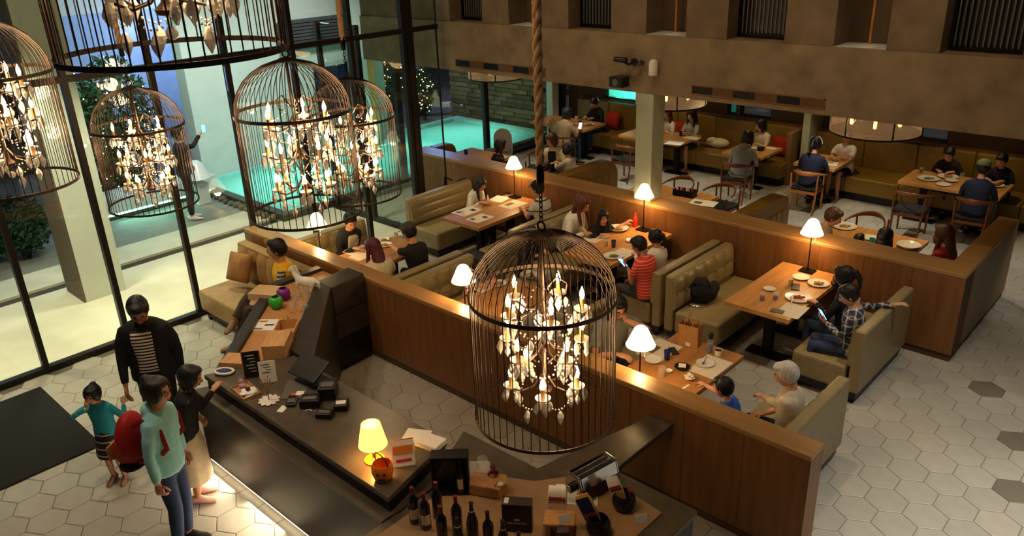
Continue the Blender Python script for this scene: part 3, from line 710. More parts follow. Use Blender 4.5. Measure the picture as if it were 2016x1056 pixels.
# ------------------------------------------------------------------ chairs of the back room
def make_chair(label, x, y, face, light=False, arms=True):
    """face: world angle the sitter looks to"""
    wd = 'chair_wood_light' if light else 'chair_wood'
    c = thing('dining_chair', label, 'chair', (x, y, 0), face-PI/2, 'wooden armchairs of the back room')
    bx(-.23, .23, -.21, .23, .42, .46).build('seat', 'dark_fabric', c, bevel=.015)
    for sx in (-1, 1):
        MB().tube([(sx*.21, .2, 0), (sx*.215, .19, .3), (sx*.22, .17, .62 if arms else .42)], [.014, .019, .014], 8).build('leg', wd, c, 60)
        MB().tube([(sx*.20, -.24, 0), (sx*.215, -.19, .3), (sx*.23, -.2, .70)], [.014, .019, .014], 8).build('leg', wd, c, 60)
        bx(sx*.205-.012, sx*.205+.012, -.19, .19, .36, .41).build('side_rail', wd, c)
    bx(-.2, .2, .185, .205, .36, .41).build('front_rail', wd, c); bx(-.2, .2, -.205, -.185, .36, .41).build('back_rail', wd, c)
    pts = []; rr = []
    for k in range(13):
        a = PI*(k/12); 
        if arms: pts.append((.27*math.cos(a)*1.02, -.24*math.sin(a)+.12*abs(math.cos(a))**2, .66+.07*math.sin(a))); rr.append((.014+.028*math.sin(a)**2, .013))
        else: pts.append((.25*math.cos(a), -.20-.06*math.sin(a), .72+.02*math.sin(a))); rr.append((.02+.035*math.sin(a)**2, .012))
    MB().tube(pts, rr, 8, side=(0, 0, 1)).build('backrest', wd, c, 60)
    return c
R = math.radians
make_chair('wooden armchair under the person in grey hoodie', -6.63, 13.05, R(98))
make_chair('light wooden armchair under the person with white headband', -5.41, 13.28, R(95), True)
make_chair('empty dark armchair at the dish table', -3.62, 13.1, R(92))
make_chair('armchair under the man in navy jacket and cap', -2.79, 13.3, R(94))
make_chair('empty armchair with back rail facing the red sweater woman', -3.72, 11.45, R(-92))
make_chair('armchair with a beige coat at the far phone table', -10.63, 12.86, R(88))
make_chair('dark armchair on the far side of the empty caddy table', -6.85, 11.45, R(-88))
make_chair('dark armchair at the corner of the empty caddy table nearest the fluted screen', -6.1, 11.5, R(-95))
make_chair('armchair half hidden behind the square pillar', -9.0, 12.95, R(88))
make_chair('armchair by the pool glass left of the rope', -10.0, 11.4, R(-60))

for (x, y, fc, lb) in [(-9.98, 10.15, 60, 'armchair under the person in black by the pool glass'), (-9.38, 11.26, -75, 'armchair under the woman in cream jacket'), (-8.93, 11.12, 190, 'armchair under the child with dark ponytail'), (-8.83, 10.22, 110, 'armchair under the small child beside the rope'),
                        (-3.92, 10.1, 20, 'armchair under the person with short brown hair'), (-3.3, 9.86, 92, 'armchair under the smallest child behind the partition'), (-2.95, 9.86, 93, 'armchair under the person with straight black hair'), (-2.32, 10.28, 165, 'armchair under the woman in red sweater')]:
    make_chair(lb, x, y, R(fc))
# child seat beside the pool table
cs = thing('child_seat', 'grey plastic child seat by the pool window', 'chair', (-11.0, 11.4, 0), -2.6)
for sx in (-1, 1):
    for sy in (-1, 1): MB().tube([(sx*.24, sy*.24, 0), (sx*.17, sy*.17, .5)], .018, 8).build('leg', 'grey_plastic', cs, 60)
bx(-.19, .19, -.17, .19, .50, .54).build('seat', 'grey_plastic', cs, bevel=.015)
mb = MB(); n = 12; pr = [(-.19, .54)]+[(.19*math.cos(PI-PI*k/n), .86+.19*math.sin(PI*k/n)) for k in range(n+1)]+[(.19, .54)]
k_ = len(pr); mb.add([(x, -.20, z) for x, z in pr]+[(x, -.16, z) for x, z in pr], [tuple(range(k_-1, -1, -1)), tuple(range(k_, 2*k_))]+[(i, (i+1) % k_, k_+(i+1) % k_, k_+i) for i in range(k_)])
mb.build('backrest', M('grey_shell', (190, 180, 168), .5, var=.04).name, cs)
bx(-.24, .24, .2, .42, .72, .745).build('tray', 'grey_plastic', cs, bevel=.01)

# ------------------------------------------------------------------ table lamps
def make_lamp(label, x, y, z=.74, zs=1.24):
    l = thing('table_lamp', label, 'lamp', (x, y, z), 0, 'tall conical table lamps along the partitions'); h = zs-z
    MB().add([(-.09, -.07, 0), (.09, -.07, 0), (.09, .07, 0), (-.09, .07, 0), (-.085, -.065, .022), (.085, -.065, .022), (.085, .065, .022), (-.085, .065, .022)],
             [(0, 3, 2, 1), (4, 5, 6, 7), (0, 1, 5, 4), (1, 2, 6, 5), (2, 3, 7, 6), (3, 0, 4, 7)]).build('base', 'black_metal', l)
    MB().lathe([(.014, .022), (.014, .05), (.008, .07), (.007, h+.06)], 10).build('pole', 'black_metal', l, 40)
    MB().lathe([(.132, h), (.136, h), (.062, h+.165), (.040, h+.185), (.001, h+.188), (.001, h+.183), (.038, h+.18), (.058, h+.160), (.128, h+.003), (.132, h)], 28).build('lamp_shade', 'shade_glow', l, 50)
    mb = MB(); 
    for k in range(9): mb.ell((.05, 0, h-.005-.011*k), .0035, None, 6, 4)
    mb.ell((.05, 0, h-.115), (.008, .008, .011), None, 8, 6); mb.build('pull_chain', 'steel', l)
    lamp('POINT', (0, 0, h-.03), 9, (255, 214, 150), .05, name='lamp_light', parent=l)
    return l
make_lamp('lit table lamp behind the long-haired woman in white at the far table', -8.48, 9.06)
make_lamp('lit table lamp in front of the square pillar', -5.98, 9.05)
make_lamp('lit table lamp on the bright table, rightmost of the middle partition', -3.56, 9.05)
make_lamp('lit table lamp glimpsed under the large left birdcage', -8.68, 5.45)
make_lamp('lit table lamp left of the big front birdcage', -5.88, 5.42)
make_lamp('lit table lamp right of the big front birdcage', -3.57, 5.42)

# ------------------------------------------------------------------ drum pendants of the back room
def make_drum(label, x, y, z0=2.13, D=1.1, h=.44):
    d = thing('drum_pendant', label, 'lamp', (x, y, z0), 0, 'glass drum pendants in the back room'); r = D/2
    MB().rings([[(r*math.cos(a*PI/24), r*math.sin(a*PI/24), zz) for a in range(48)] for zz in (.0, h)], caps=False).build('shade', 'amber_drum', d, 40)
    f = MB()
    for zz in (0, h): f.tube([(r*math.cos(a*PI/20), r*math.sin(a*PI/20), zz) for a in range(40)], .012, 6, closed=True)
    for k in range(6): a = k*PI/3+.2; f.box(r*math.cos(a)-.008, r*math.cos(a)+.008, r*math.sin(a)-.008, r*math.sin(a)+.008, 0, h)
    f.build('frame', 'black_metal', d, 60)
    for k in range(5):
        a = k*2*PI/5
        MB().tube([(0, 0, h), (.12*math.cos(a), .12*math.sin(a), h-.04), (.3*math.cos(a), .3*math.sin(a), .06), (.3*math.cos(a), .3*math.sin(a), .10)], .008, 6).build('arm', 'steel', d, 60)
        MB().lathe([(.018, .10), (.02, .12), (.02, .25), (.012, .265)], 10, (.3*math.cos(a), .3*math.sin(a), 0)).build('bulb', 'filament_glow', d, 60)
    MB().lathe([(.012, h-.03), (.012, 2.70-z0)], 8).build('stem', 'black_metal', d, 60)
    lamp('POINT', (0, 0, .2), 10, WARM, .2, name='drum_light', parent=d); return d
make_drum('glass drum pendant hanging by the pool window', -10.95, 11.3)
make_drum('glass drum pendant partly hidden by the square pillar', -6.7, 10.8, 2.17)
make_drum('glass drum pendant above the white tee person, rightmost of three', -3.52, 10.6, 2.2)

# ------------------------------------------------------------------ fixtures on the beam
s = thing('wall_speaker', 'black box loudspeaker on a bracket under the beam camera', 'speaker', GY(1233, 157, YB).to_tuple())
bx(-.11, .11, -.26, -.08, -.07, .07).build('cabinet', 'black_plastic', s, bevel=.01); MB().tube([(0, -.08, 0), (0, -.001, .03)], .02, 8).build('bracket', 'black_metal', s)
MB().lathe([(.05, 0), (.045, .006), (.02, .002)], 16, (-.0, -.266, -.0), rot=Matrix.Rotation(PI/2, 3, 'X')).build('driver', 'grey_plastic', s, 40)
s = thing('beam_camera', 'black security camera arm on the beam above the speaker', 'camera', GY(1250, 122, YB).to_tuple())
MB().lathe([(.05, 0), (.05, .03)], 14, (0, -.001, 0), rot=Matrix.Rotation(PI/2, 3, 'X')).build('mount', 'black_plastic', s, 40)
MB().tube([(0, -.03, 0), (-.02, -.12, -.02), (-.1, -.18, .04)], .018, 8).build('arm', 'black_plastic', s, 60); MB().tube([(-.2, -.2, .05), (-.02, -.17, .04)], [.035, .04], 10).build('body', 'black_plastic', s, 60)
MB().tube([(.12, -.02, -.0), (.14, -.1, 0)], .035, 10).build('side_camera', 'black_plastic', s, 60)
s = thing('wall_lantern', 'white domed glass wall lantern on the beam', 'lamp', GY(1293, 130, YB).to_tuple())
MB().lathe([(.058, -.11), (.062, -.09), (.062, .04), (.045, .085), (.015, .10), (.001, .10)], 18, (0, -.08, 0)).build('dome', 'white_ceramic', s, 50)
bx(-.03, .03, -.02, -.001, -.05, .05).build('mount', 'steel', s)

# ------------------------------------------------------------------ birdcage chandeliers
def make_cage():
    c = thing('birdcage_chandelier', 'cage', 'chandelier', (0, 0, 0), 0, 'birdcage chandeliers'); r = .45; hc = .84; hd = .40   # origin: bottom ring centre
    n = 54
    def pz(t): return (r*math.cos(t)*1.0, hc+hd*math.sin(t)) 
    mb = MB()
    for k in range(n):
        a = 2*PI*k/n; ca, sa = math.cos(a), math.sin(a)
        pts = [(r*ca, r*sa, 0), (r*ca, r*sa, hc)]+[(rr*ca, rr*sa, zz) for rr, zz in (pz(PI/2*q/7) for q in range(1, 7))]+[(.055*ca, .055*sa, hc+hd)]
        mb.tube(pts, .0036, 4, side=(-sa, ca, 0))
    mb.build('bars', 'bronze', c, 60)
    for z, h_ in ((0, .022), (hc, .026)):
        f = MB(); f.lathe([(r+.004, z-h_/2), (r+.010, z-h_/2), (r+.010, z+h_/2), (r+.004, z+h_/2), (r+.004, z-h_/2)], 72); f.build('hoop', 'bronze', c, 40)
    MB().lathe([(.07, hc+hd-.015), (.075, hc+hd), (.05, hc+hd+.012), (.01, hc+hd+.014)], 20).build('crown_plate', 'bronze', c, 40)
    MB().tube([(.028*math.cos(a*PI/8), 0, hc+hd+.045+.028*math.sin(a*PI/8)) for a in range(16)], .006, 6, closed=True).build('hook_ring', 'black_metal', c, 60)
    # central stem with turned plates and scroll arms
    MB().lathe([(.001, .14), (.045, .15), (.05, .17), (.02, .20), (.014, .26), (.014, .44), (.035, .46), (.035, .48), (.014, .5), (.014, .70), (.035, .72), (.035, .74), (.014, .76), (.012, hc+hd-.02)], 14).build('stem', 'bronze', c, 40)
    MB().ell((0, 0, .075), (.026, .026, .028), None, 12, 8).build('ball_crystal', 'crystal', c, 180)
    dropm = MB().lathe([(.001, -.044), (.017, -.014), (.019, 0), (.010, .022), (.001, .034)], 6).mesh('crystal_drop', 'crystal')
    bigm = MB().lathe([(.001, -.062), (.021, -.020), (.025, 0), (.012, .030), (.001, .044)], 6).mesh('crystal_drop', 'crystal')
    beads = MB(); tiers = [(.30, .22, 0.0), (.56, .25, .5), (.82, .24, 0.2)]
    tips = []
    bulbm = MB().lathe([(.006, 0), (.013, .012), (.016, .028), (.012, .050), (.005, .070), (.001, .082)], 10).mesh('bulb', 'bulb_glow', 60)
    candm = MB().lathe([(.0135, -.075), (.0135, 0)], 10).mesh('candle_sleeve', 'plank_gold')
    bobm = MB().lathe([(.012, -.085), (.030, -.082), (.046, -.070), (.050, -.060), (.046, -.064), (.028, -.076), (.012, -.079)], 16).mesh('bobeche', 'crystal', 50)
    for ti, (z, ra, ph) in enumerate(tiers):
        ring = []
        for k in range(5):
            a = 2*PI*(k+ph)/5+.35; ca, sa = math.cos(a), math.sin(a)
            am = MB(); am.tube([(.014*ca, .014*sa, z-.02), (.07*ca, .07*sa, z-.10), (.15*ca, .15*sa, z-.12), (ra*ca, ra*sa, z-.09)], [.008, .008, .007, .007], 6)
            ar = am.build('arm', 'bronze', c, 60)
            obj('bobeche', bobm, ar, loc=(ra*ca, ra*sa, z)); obj('candle_sleeve', candm, ar, loc=(ra*ca, ra*sa, z)); obj('bulb', bulbm, ar, loc=(ra*ca, ra*sa, z))
            p = Vector((ra*ca, ra*sa, z-.075)); ring.append(p)
            for q in range(4):
                b2 = a+q*PI/2+.4; d = p+Vector((.046*math.cos(b2), .046*math.sin(b2), -.045-.012*(q % 2)))
                obj('crystal_drop', dropm if q % 2 else bigm, c, loc=d)
            if k % 2 == 0:
                am = MB(); am.tube([(.014*ca, .014*sa, z+.05), (.09*ca, .09*sa, z+.14), (.15*ca, .15*sa, z+.10), (.14*ca, .14*sa, z+.03), (.10*ca, .10*sa, z+.02)], .006, 6); am.build('scroll', 'bronze', c, 60)
        for k in range(5):
            p, q = ring[k], ring[(k+1) % 5]
            for s_ in range(12):
                t = s_/11; m_ = p.lerp(q, t); m_.z -= .13*4*t*(1-t)*.9
                beads.ell(m_, .0065, None, 6, 4)
            m_ = p.lerp(q, .5); m_.z -= .117+.055
            obj('crystal_drop', bigm, c, loc=m_)
            for s_ in range(7):
                t = s_/6; m_ = p.lerp(Vector((0, 0, z+.14)), t); m_.z -= .05*4*t*(1-t); beads.ell(m_, .0055, None, 6, 4)
    be = beads.build('bead_chains', 'crystal', c); be['kind'] = 'stuff'
    for z in (.36, .62, .88): lamp('POINT', (.10 if z != .62 else -.1, 0, z), 12, (255, 212, 158), .10, name='bulb_light', parent=c)
    return c
cage0 = make_cage()
def rope(parent, z0, z1, r=.0145):
    mb = MB(); n = int((z1-z0)/.022)
    for s in range(3):
        mb.tube([(r*.95*math.cos(k*.55+s*2.094), r*.95*math.sin(k*.55+s*2.094), z0+(z1-z0)*k/n) for k in range(n+1)], r*1.02, 6)
    mb.build('rope', 'rope', parent, 60)
cages = [((-2.92, 3.34), 1.85, 'large lit birdcage chandelier hanging in the centre foreground', 1), ((-5.58, 3.43), 2.65, 'lit birdcage chandelier on a rope left of centre, in front of its twin', 1),
         ((-6.95, 4.95), 2.16, 'lit birdcage chandelier on a rope partly hidden behind a nearer cage', 1), ((-8.5, 3.37), 2.16, 'small lit birdcage chandelier before the fairy-light hedge', 0),
         ((-6.95, 1.73), 3.06, 'lit birdcage chandelier cut by the left edge of the picture', 0), ((-3.36, 1.55), 4.33, 'unlit looking birdcage bottom cut by the top edge, nearest the camera', 0)]
for i, ((x, y), zb, lb, rp) in enumerate(cages):
    o = cage0 if i == 0 else copy_tree(cage0)
    o.location = (x, y, zb); o['label'] = lb; o.rotation_euler = (0, 0, i*.4)
    top = .84+.40+.075
    ch = MB(); n = 8 if i == 0 else 7; 
    for k in range(n):
        pts = []
        for q in range(10):
            a = q*PI/5; u, w = .011*math.cos(a), .019*math.sin(a)
            pts.append((u if k % 2 else 0, 0 if k % 2 else u, top+.012+k*.030+w))
        ch.tube(pts, .0038, 5, closed=True)
    ch.build('hanging_chain', 'black_metal', o, 60)
    zt = top+n*.030+.01
    if rp or i == 5:
        MB().lathe([(.024, zt-.01), (.024, zt+.10)], 12).build('rope_ferrule', 'black_metal', o, 40); rope(o, zt+.09, ZT-zb)
    else: MB().lathe([(.006, zt-.03), (.006, ZT-zb)], 6).build('suspension_wire', 'black_metal', o)
# ------------------------------------------------------------------ people
for nm, c in dict(skin=(206, 150, 116), skin2=(186, 128, 96), hair_black=(20, 16, 14), hair_brown=(74, 44, 28), hair_auburn=(98, 48, 30), hair_purple=(88, 34, 52), hair_white=(205, 200, 190),
                  hair_dark=(34, 24, 20), eye_white=(225, 220, 212), lips=(170, 84, 76)).items():
    M(nm, c, .55 if 'hair' not in nm else .45, var=.06 if 'hair' not in nm else .35, scale=10 if 'hair' not in nm else 26, stretch=(1, 1, 1) if 'hair' not in nm else (3, 3, .4), bump=.0 if 'hair' not in nm else .35)
for nm, c in dict(cl_black=(22, 21, 24), cl_white=(226, 218, 204), cl_cream=(214, 200, 172), cl_grey=(132, 134, 132), cl_ltgrey=(172, 168, 160), cl_navy=(28, 34, 58), cl_jeans=(44, 58, 92), cl_teal=(38, 150, 168), cl_aqua=(150, 208, 206),
                  cl_red=(128, 26, 24), cl_yellow=(240, 184, 24), cl_brownpants=(70, 58, 44), cl_beige=(196, 176, 146), cl_blue=(40, 92, 190), cl_green=(128, 140, 104), cl_dkgrey=(58, 58, 60), cl_tan=(150, 124, 92),
                  shoe_black=(24, 22, 20), shoe_white=(212, 208, 200), shoe_tan=(140, 104, 84), shoe_pink=(214, 160, 150), cap_grey=(66, 60, 60)).items():
    M(nm, c, .85, var=.12, scale=18, bump=.12)
STRIPE('st_redwhite', (200, 56, 44), (236, 130, 110), 26, duty=.72)
STRIPE('st_navywhite', (36, 32, 34), (222, 208, 196), 30, duty=.5)
STRIPE('st_wine', (120, 34, 40), (218, 190, 180), 34, duty=.5)
STRIPE('st_grey', (196, 190, 182), (60, 52, 50), 7, duty=.86)
STRIPE('st_sleeve', (70, 66, 66), (186, 180, 172), 22, duty=.5)
STRIPE('st_skirt', (34, 26, 26), (206, 190, 180), 14, duty=.84)
STRIPE('plaid', (36, 44, 66), (206, 198, 184), 13, duty=.8, plaid=True)
RMS = []
def rm(mb, name, mats, parent, vox=.014, it=4):
    o = mb.build(name, mats, parent, 180)
    r = o.modifiers.new('r', 'REMESH'); r.mode = 'VOXEL'; r.voxel_size = vox; r.use_smooth_shade = True
    sm = o.modifiers.new('s', 'SMOOTH'); sm.iterations = it; sm.factor = .5
    RMS.append(o); return o
def ik(S, T, l1, l2, hint):
    d = T-S; L = d.length; L2 = min(L, (l1+l2)*.995); T = S+d.normalized()*L2; d = d.normalized()
    a = (l1*l1-l2*l2+L2*L2)/(2*L2); h = math.sqrt(max(0, l1*l1-a*a)); hv = Vector(hint); hv = hv-d*hv.dot(d)
    hv = hv.normalized() if hv.length > 1e-5 else d.orthogonal().normalized()
    return S+d*a+hv*h, T
def head_mesh(mb, c, Rm, k):
    n, m = 22, 18; vs = []; fs = []
    def P(th, ph):
        x = .074*math.cos(ph)*math.cos(th); y = .094*math.cos(ph)*math.sin(th); z = .115*math.sin(ph)
        if z < 0: t = -z/.115; x *= 1-.30*t*t; y = y*(1-.18*t)+.018*t
        fr = max(0, math.sin(th))
        if y > 0:
            g = lambda cx, cz, sx, sz: math.exp(-((x-cx)/sx)**2-((z-cz)/sz)**2)
            y += .024*g(0, -.018, .013, .022)+.010*g(0, .004, .009, .02)-.008*(g(.03, .012, .016, .012)+g(-.03, .012, .016, .012))+.004*g(0, .034, .05, .010)+.006*g(0, -.06, .022, .010)+.006*g(0, -.098, .02, .016)+.004*(g(.042, -.02, .02, .02)+g(-.042, -.02, .02, .02))
        return Vector((x, y, z))
    vs.append(P(0, -PI/2))
    for j in range(1, m):
        for i in range(n): vs.append(P(2*PI*i/n+PI/2, -PI/2+PI*j/m))
    vs.append(P(0, PI/2))
    for i in range(n): fs.append((0, 1+(i+1) % n, 1+i))
    for j in range(m-2):
        for i in range(n): q = (i+1) % n; fs.append((1+j*n+i, 1+j*n+q, 1+(j+1)*n+q, 1+(j+1)*n+i))
    e = len(vs)-1
    for i in range(n): fs.append((e, 1+(m-2)*n+i, 1+(m-2)*n+(i+1) % n))
    mb.add([c+Rm@(v*k) for v in vs], fs, 0)
    for sx in (-1, 1):
        mb.ell(c+Rm@(Vector((sx*.075, -.008, -.004))*k), (.010*k, .018*k, .030*k), Rm, 8, 6, 0)
        mb.ell(c+Rm@(Vector((sx*.030, .080, .012))*k), (.0135*k, .009*k, .0065*k), Rm, 8, 6, 1)
        mb.ell(c+Rm@(Vector((sx*.030, .0872, .012))*k), (.006*k, .004*k, .006*k), Rm, 6, 5, 2)
        mb.obox(c+Rm@(Vector((sx*.031, .0885, .030))*k), (.030*k, .006*k, .0055*k), Rm, 2)
    mb.ell(c+Rm@(Vector((0, .0925, -.052))*k), (.021*k, .007*k, .0065*k), Rm, 10, 6, 3)
def hand(mb, W, d, n, right, k, curl=.5, spread=0):
    d = d.normalized(); n = (n-d*n.dot(d)).normalized(); t = d.cross(n)*(1 if right else -1)      # t: thumb side
    rg = []
    for a, w, h in ((-.02, .024, .018), (.0, .026, .017), (.03, .038, .016), (.065, .042, .015), (.092, .040, .012)):
        p = W+d*(a*k); rg.append([p+t*(w*k*math.cos(q*PI/5))+n*(h*k*math.sin(q*PI/5)) for q in range(10)])
    mb.rings(rg, 0)
    for i, (o, L) in enumerate(((.030, .070), (.010, .080), (-.011, .075), (-.030, .058))):
        p = W+d*(.085*k)+t*(o*k); dr = (d+t*(o*2.4+spread*o*6)).normalized(); pts = [p]; ang = 0
        for sgm in (.42, .32, .26):
            ang += curl*.75; v = dr*math.cos(ang)+n*math.sin(ang); p = p+v*(L*sgm*k); pts.append(p)
        mb.tube(pts, [.0095*k, .009*k, .008*k, .0055*k], 6, 0)
    p = W+d*(.022*k)+t*(.026*k); v1 = (t*.8+d*.6+n*.35).normalized(); v2 = (t*.25+d*.9+n*.45).normalized()
    mb.tube([p, p+v1*(.036*k), p+v1*(.036*k)+v2*(.030*k), p+v1*(.036*k)+v2*(.052*k)], [.013*k, .0115*k, .010*k, .006*k], 6, 0)
TOR = [(-.09, .12, .095), (-.02, .165, .118), (.08, .158, .112), (.2, .146, .105), (.32, .162, .112), (.42, .176, .112), (.48, .168, .098), (.525, .115, .08), (.55, .066, .062), (.60, .052, .055), (.67, .05, .054)]
def person(label, x, y, face, hp=None, seat=.42, s=None, hs=1.1, fit=None, smin=.88, lean=8, side=0, head=(0, 12), rh='lap', lh='lap', top='cl_white', sleeve='long', bottom='trousers', bot='cl_jeans', hair='short', hm='hair_black',
           skin='skin', shoe='shoe_black', legs=None, curl=(.5, .5), inner=None, glasses=False, collar=None, hat=None, vest=None, fat=1.07, vox=.014, hood=False, z0=0.0, knee=None, palm=(None, None)):
    face = math.radians(face); p = thing('person', label, 'person', (x, y, z0), face-PI/2)
    sit = seat is not None
    if s is None: s = .93 if sit else 1.0
    if hp and fit:                                  # body size that puts the pelvis on the seat while the head meets its sight line
        best = None
        for i_ in range(36):
            s_ = smin+.004*i_; Lr = math.radians(lean); pz_ = (seat/s_+.10) if sit else .93
            u_ = Vector((math.sin(math.radians(side)), math.sin(Lr), math.cos(Lr))); Rh_ = Matrix.Rotation(math.radians(head[0]), 3, 'Z') @ Matrix.Rotation(-math.radians(head[1]), 3, 'X')
            H_ = Vector((0, 0, pz_))+u_*.59+Rh_@Vector((0, .022, .105*hs)); w_ = G(hp[0], hp[1], z0+H_.z*s_)-RZ(face-PI/2)@(H_*s_)
            e_ = abs((w_.x if fit[0] == 'x' else w_.y)-fit[1])
            if best is None or e_ < best[0]: best = (e_, s_)
        s = best[1]
    legs = legs or ('sit' if sit else 'stand')
    pz = (seat/s+.10) if sit else .93
    L, Sd = math.radians(lean), math.radians(side)
    u = Vector((math.sin(Sd), math.sin(L)*math.cos(Sd), math.cos(L)*math.cos(Sd))); xr = Vector((1, 0, 0)); xr = (xr-u*xr.dot(u)).normalized(); f = u.cross(xr)
    PV = Vector((0, 0, pz)); NB = PV+u*.54
    SH = {1: PV+u*.475+xr*.175*fat, -1: PV+u*.475-xr*.175*fat}
    yaw, pit = math.radians(head[0]), math.radians(head[1])
    RH = Matrix.Rotation(yaw, 3, 'Z') @ Matrix.Rotation(-pit, 3, 'X')
    HC = NB+u*.05+RH@Vector((0, .022, .105*hs))
    RT = RZ(face-PI/2)
    if hp:
        w_ = G(hp[0], hp[1], z0+HC.z*s)-RT@(HC*s); x, y = w_.x, w_.y; p.location = (x, y, z0)
    def wl(t): return (RT.transposed()@(G(t[1], t[2], t[3])-Vector((x, y, z0)))) if isinstance(t, tuple) and t[0] == 'w' else t
    rh, lh = wl(rh), wl(lh)
    pre = {'lap': Vector((.10, .30, pz+.10)), 'table': Vector((.14, .36, .80/s)), 'table_in': Vector((.06, .40, .80/s)), 'down': Vector((.24, .03, pz-.06)), 'chin': Vector((.04, .19, HC.z-.20)), 'mouth': Vector((.05, .24, HC.z-.13)),
           'phone': Vector((.07, .30, pz+.30)), 'ear': Vector((.15, .14, HC.z-.06)), 'hip': Vector((.2, .12, pz+.08))}
    sc_ = lambda v: v*s
    body = MB(); ARM = {}; LEG = {}
    rings = []
    for t, rx, ry in TOR:
        c = PV+u*t; k = fat if t < .5 else 1
        rings.append([sc_(c+xr*(rx*.93*k*math.cos(q*PI/8))+f*(ry*.93*k*math.sin(q*PI/8))) for q in range(16)])
    body.rings(rings, 0)
    head_mesh(body, sc_(HC), RH, s*hs)
    for sg, tg, cu, pn in ((1, rh, curl[0], palm[0]), (-1, lh, curl[1], palm[1])):
        T = pre[tg].copy() if isinstance(tg, str) else Vector(tg)/s
        if isinstance(tg, str): T.x *= sg
        down = T.z < SH[sg].z-.05
        E, Wr = ik(SH[sg], T, .285, .25, (sg*.55, -.5, -1) if down else (sg*1, -.2, -.6))
        ARM[sg] = (SH[sg], E, Wr)
        body.tube([sc_(q) for q in (SH[sg]-xr*sg*.04, SH[sg].lerp(E, .5), E, E.lerp(Wr, .35), Wr)], [v*s for v in (.046, .042, .036, .037, .024)], 10, 0)
        d = (Wr-E).normalized()
        if tg in ('table', 'table_in'): d = Vector((d.x*.6-sg*.25, d.y, -.06))
        if tg == 'lap': d = Vector((-sg*.25, .9, -.25))
        n = Vector(pn) if pn else (Vector((0, 0, -1)) if abs(d.normalized().z) < .8 else Vector((-sg, 0, 0)))
        if tg in ('chin', 'mouth', 'ear'): n = Vector((-sg*.4, -.8, .1)); d = Vector((-sg*.15, -.1, 1))
        if tg == 'phone': n = Vector((-sg*.5, -.4, .75)); d = Vector((-sg*.2, .8, .45))
        hand(body, sc_(Wr), d, n, sg == 1, s*(1.0 if hs == 1 else 1.05), cu)
    for sg in (1, -1):
        HP = PV+Vector((sg*.088, 0, -.02))
        if legs == 'sit': kx, ky = (knee or (.10, .44)); K = Vector((sg*kx, ky, pz-.0)); F = Vector((sg*(kx+.01), ky-.02, .085-z0)); 
        elif legs == 'stand': K = Vector((sg*.085, .03, .50)); F = Vector((sg*.09, -.02, .085))
        elif legs == 'walk': K = Vector((sg*.085, .10 if sg > 0 else -.02, .50)); F = Vector((sg*.09, .16 if sg > 0 else -.18, .085 if sg > 0 else .12))
        elif legs == 'cross':
            if sg == 1: K = Vector((.05, .46, pz+.15)); F = Vector((-.13, .66, .42))
            else: K = Vector((-.10, .48, pz)); F = Vector((-.08, .70, .085))
        elif legs == 'child': K = Vector((sg*.09, .30, pz)); F = Vector((sg*.09, .36, pz-.34))
        LEG[sg] = (HP, K, F)
        body.tube([sc_(q) for q in (HP, HP.lerp(K, .5), K, K.lerp(F, .35), F)], [v*s for v in (.078, .068, .052, .052, .034)], 10, 0)
    body.build('body', [skin, 'eye_white', 'hair_black', 'lips'], p, 180)
    # ---- upper garment
    g = MB(); rings = []
    for t, rx, ry in TOR[1:8]:
        c = PV+u*t; rings.append([sc_(c+xr*(rx*1.07*fat*math.cos(q*PI/8))+f*((ry*1.12)*fat*math.sin(q*PI/8))) for q in range(16)])
    c = PV+u*.552; rings.append([sc_(c+xr*(.078*math.cos(q*PI/8))+f*(.074*math.sin(q*PI/8))) for q in range(16)])
    hem = PV-u*.06; rings.insert(0, [sc_(hem+xr*(.172*fat*math.cos(q*PI/8))+f*(.125*fat*math.sin(q*PI/8))) for q in range(16)])
    g.rings(rings, 0)
    sl = g
    for sg in (1, -1):
        S_, E, Wr = ARM[sg]
        if sleeve == 'long': g_ = [S_-xr*sg*.05, S_.lerp(E, .5), E, E.lerp(Wr, .5), E.lerp(Wr, .93)]; rr = (.062, .054, .047, .043, .036)
        elif sleeve == 'short': g_ = [S_-xr*sg*.05, S_.lerp(E, .35), S_.lerp(E, .68)]; rr = (.062, .057, .058)
        elif sleeve == 'elbow': g_ = [S_-xr*sg*.05, S_.lerp(E, .5), E, E.lerp(Wr, .25)]; rr = (.062, .055, .05, .05)
        else: continue
        if vest: sl = MB()
        sl.tube([sc_(q) for q in g_], [v*s for v in rr], 12, 0)
        if vest: rm(sl, 'sleeve', vest, p, vox)
    if hood: g.ell(sc_(NB-f*.07+u*.0), (.10*s, .06*s, .07*s), None, 12, 8)
    if collar: 
        g.tube([sc_(NB+xr*(.068*math.cos(q*PI/6))+f*(.066*math.sin(q*PI/6))-u*.015) for q in range(12)], .016*s, 6, closed=True)
    nm = {'plaid': 'shirt'}.get(top, 'jacket' if inner else 'vest' if vest else 'shirt')
    rm(g, nm, top, p, vox)
    if inner:
        w = MB(); vs = []; 
        seq = [(t, rx*1.07*fat+.022, ry*1.12*fat+.014) for t, rx, ry in TOR[1:8] if .0 <= t < .5]; seq.append((.515, .135, .095)); aa = [PI/2+(q-3)*.13 for q in range(7)]
        for t, rx, ry in seq:
            c = PV+u*t
            for a in aa: vs.append(sc_(c+xr*(rx*math.cos(a))+f*(ry*math.sin(a))))
        K_ = len(seq); w.add(vs, [(j*7+i, j*7+i+1, (j+1)*7+i+1, (j+1)*7+i) for j in range(K_-1) for i in range(6)])
        o = w.build('shirt_front', inner, p, 180); sd = o.modifiers.new('sd', 'SOLIDIFY'); sd.thickness = .012*s
    # ---- lower garment
    g = MB()
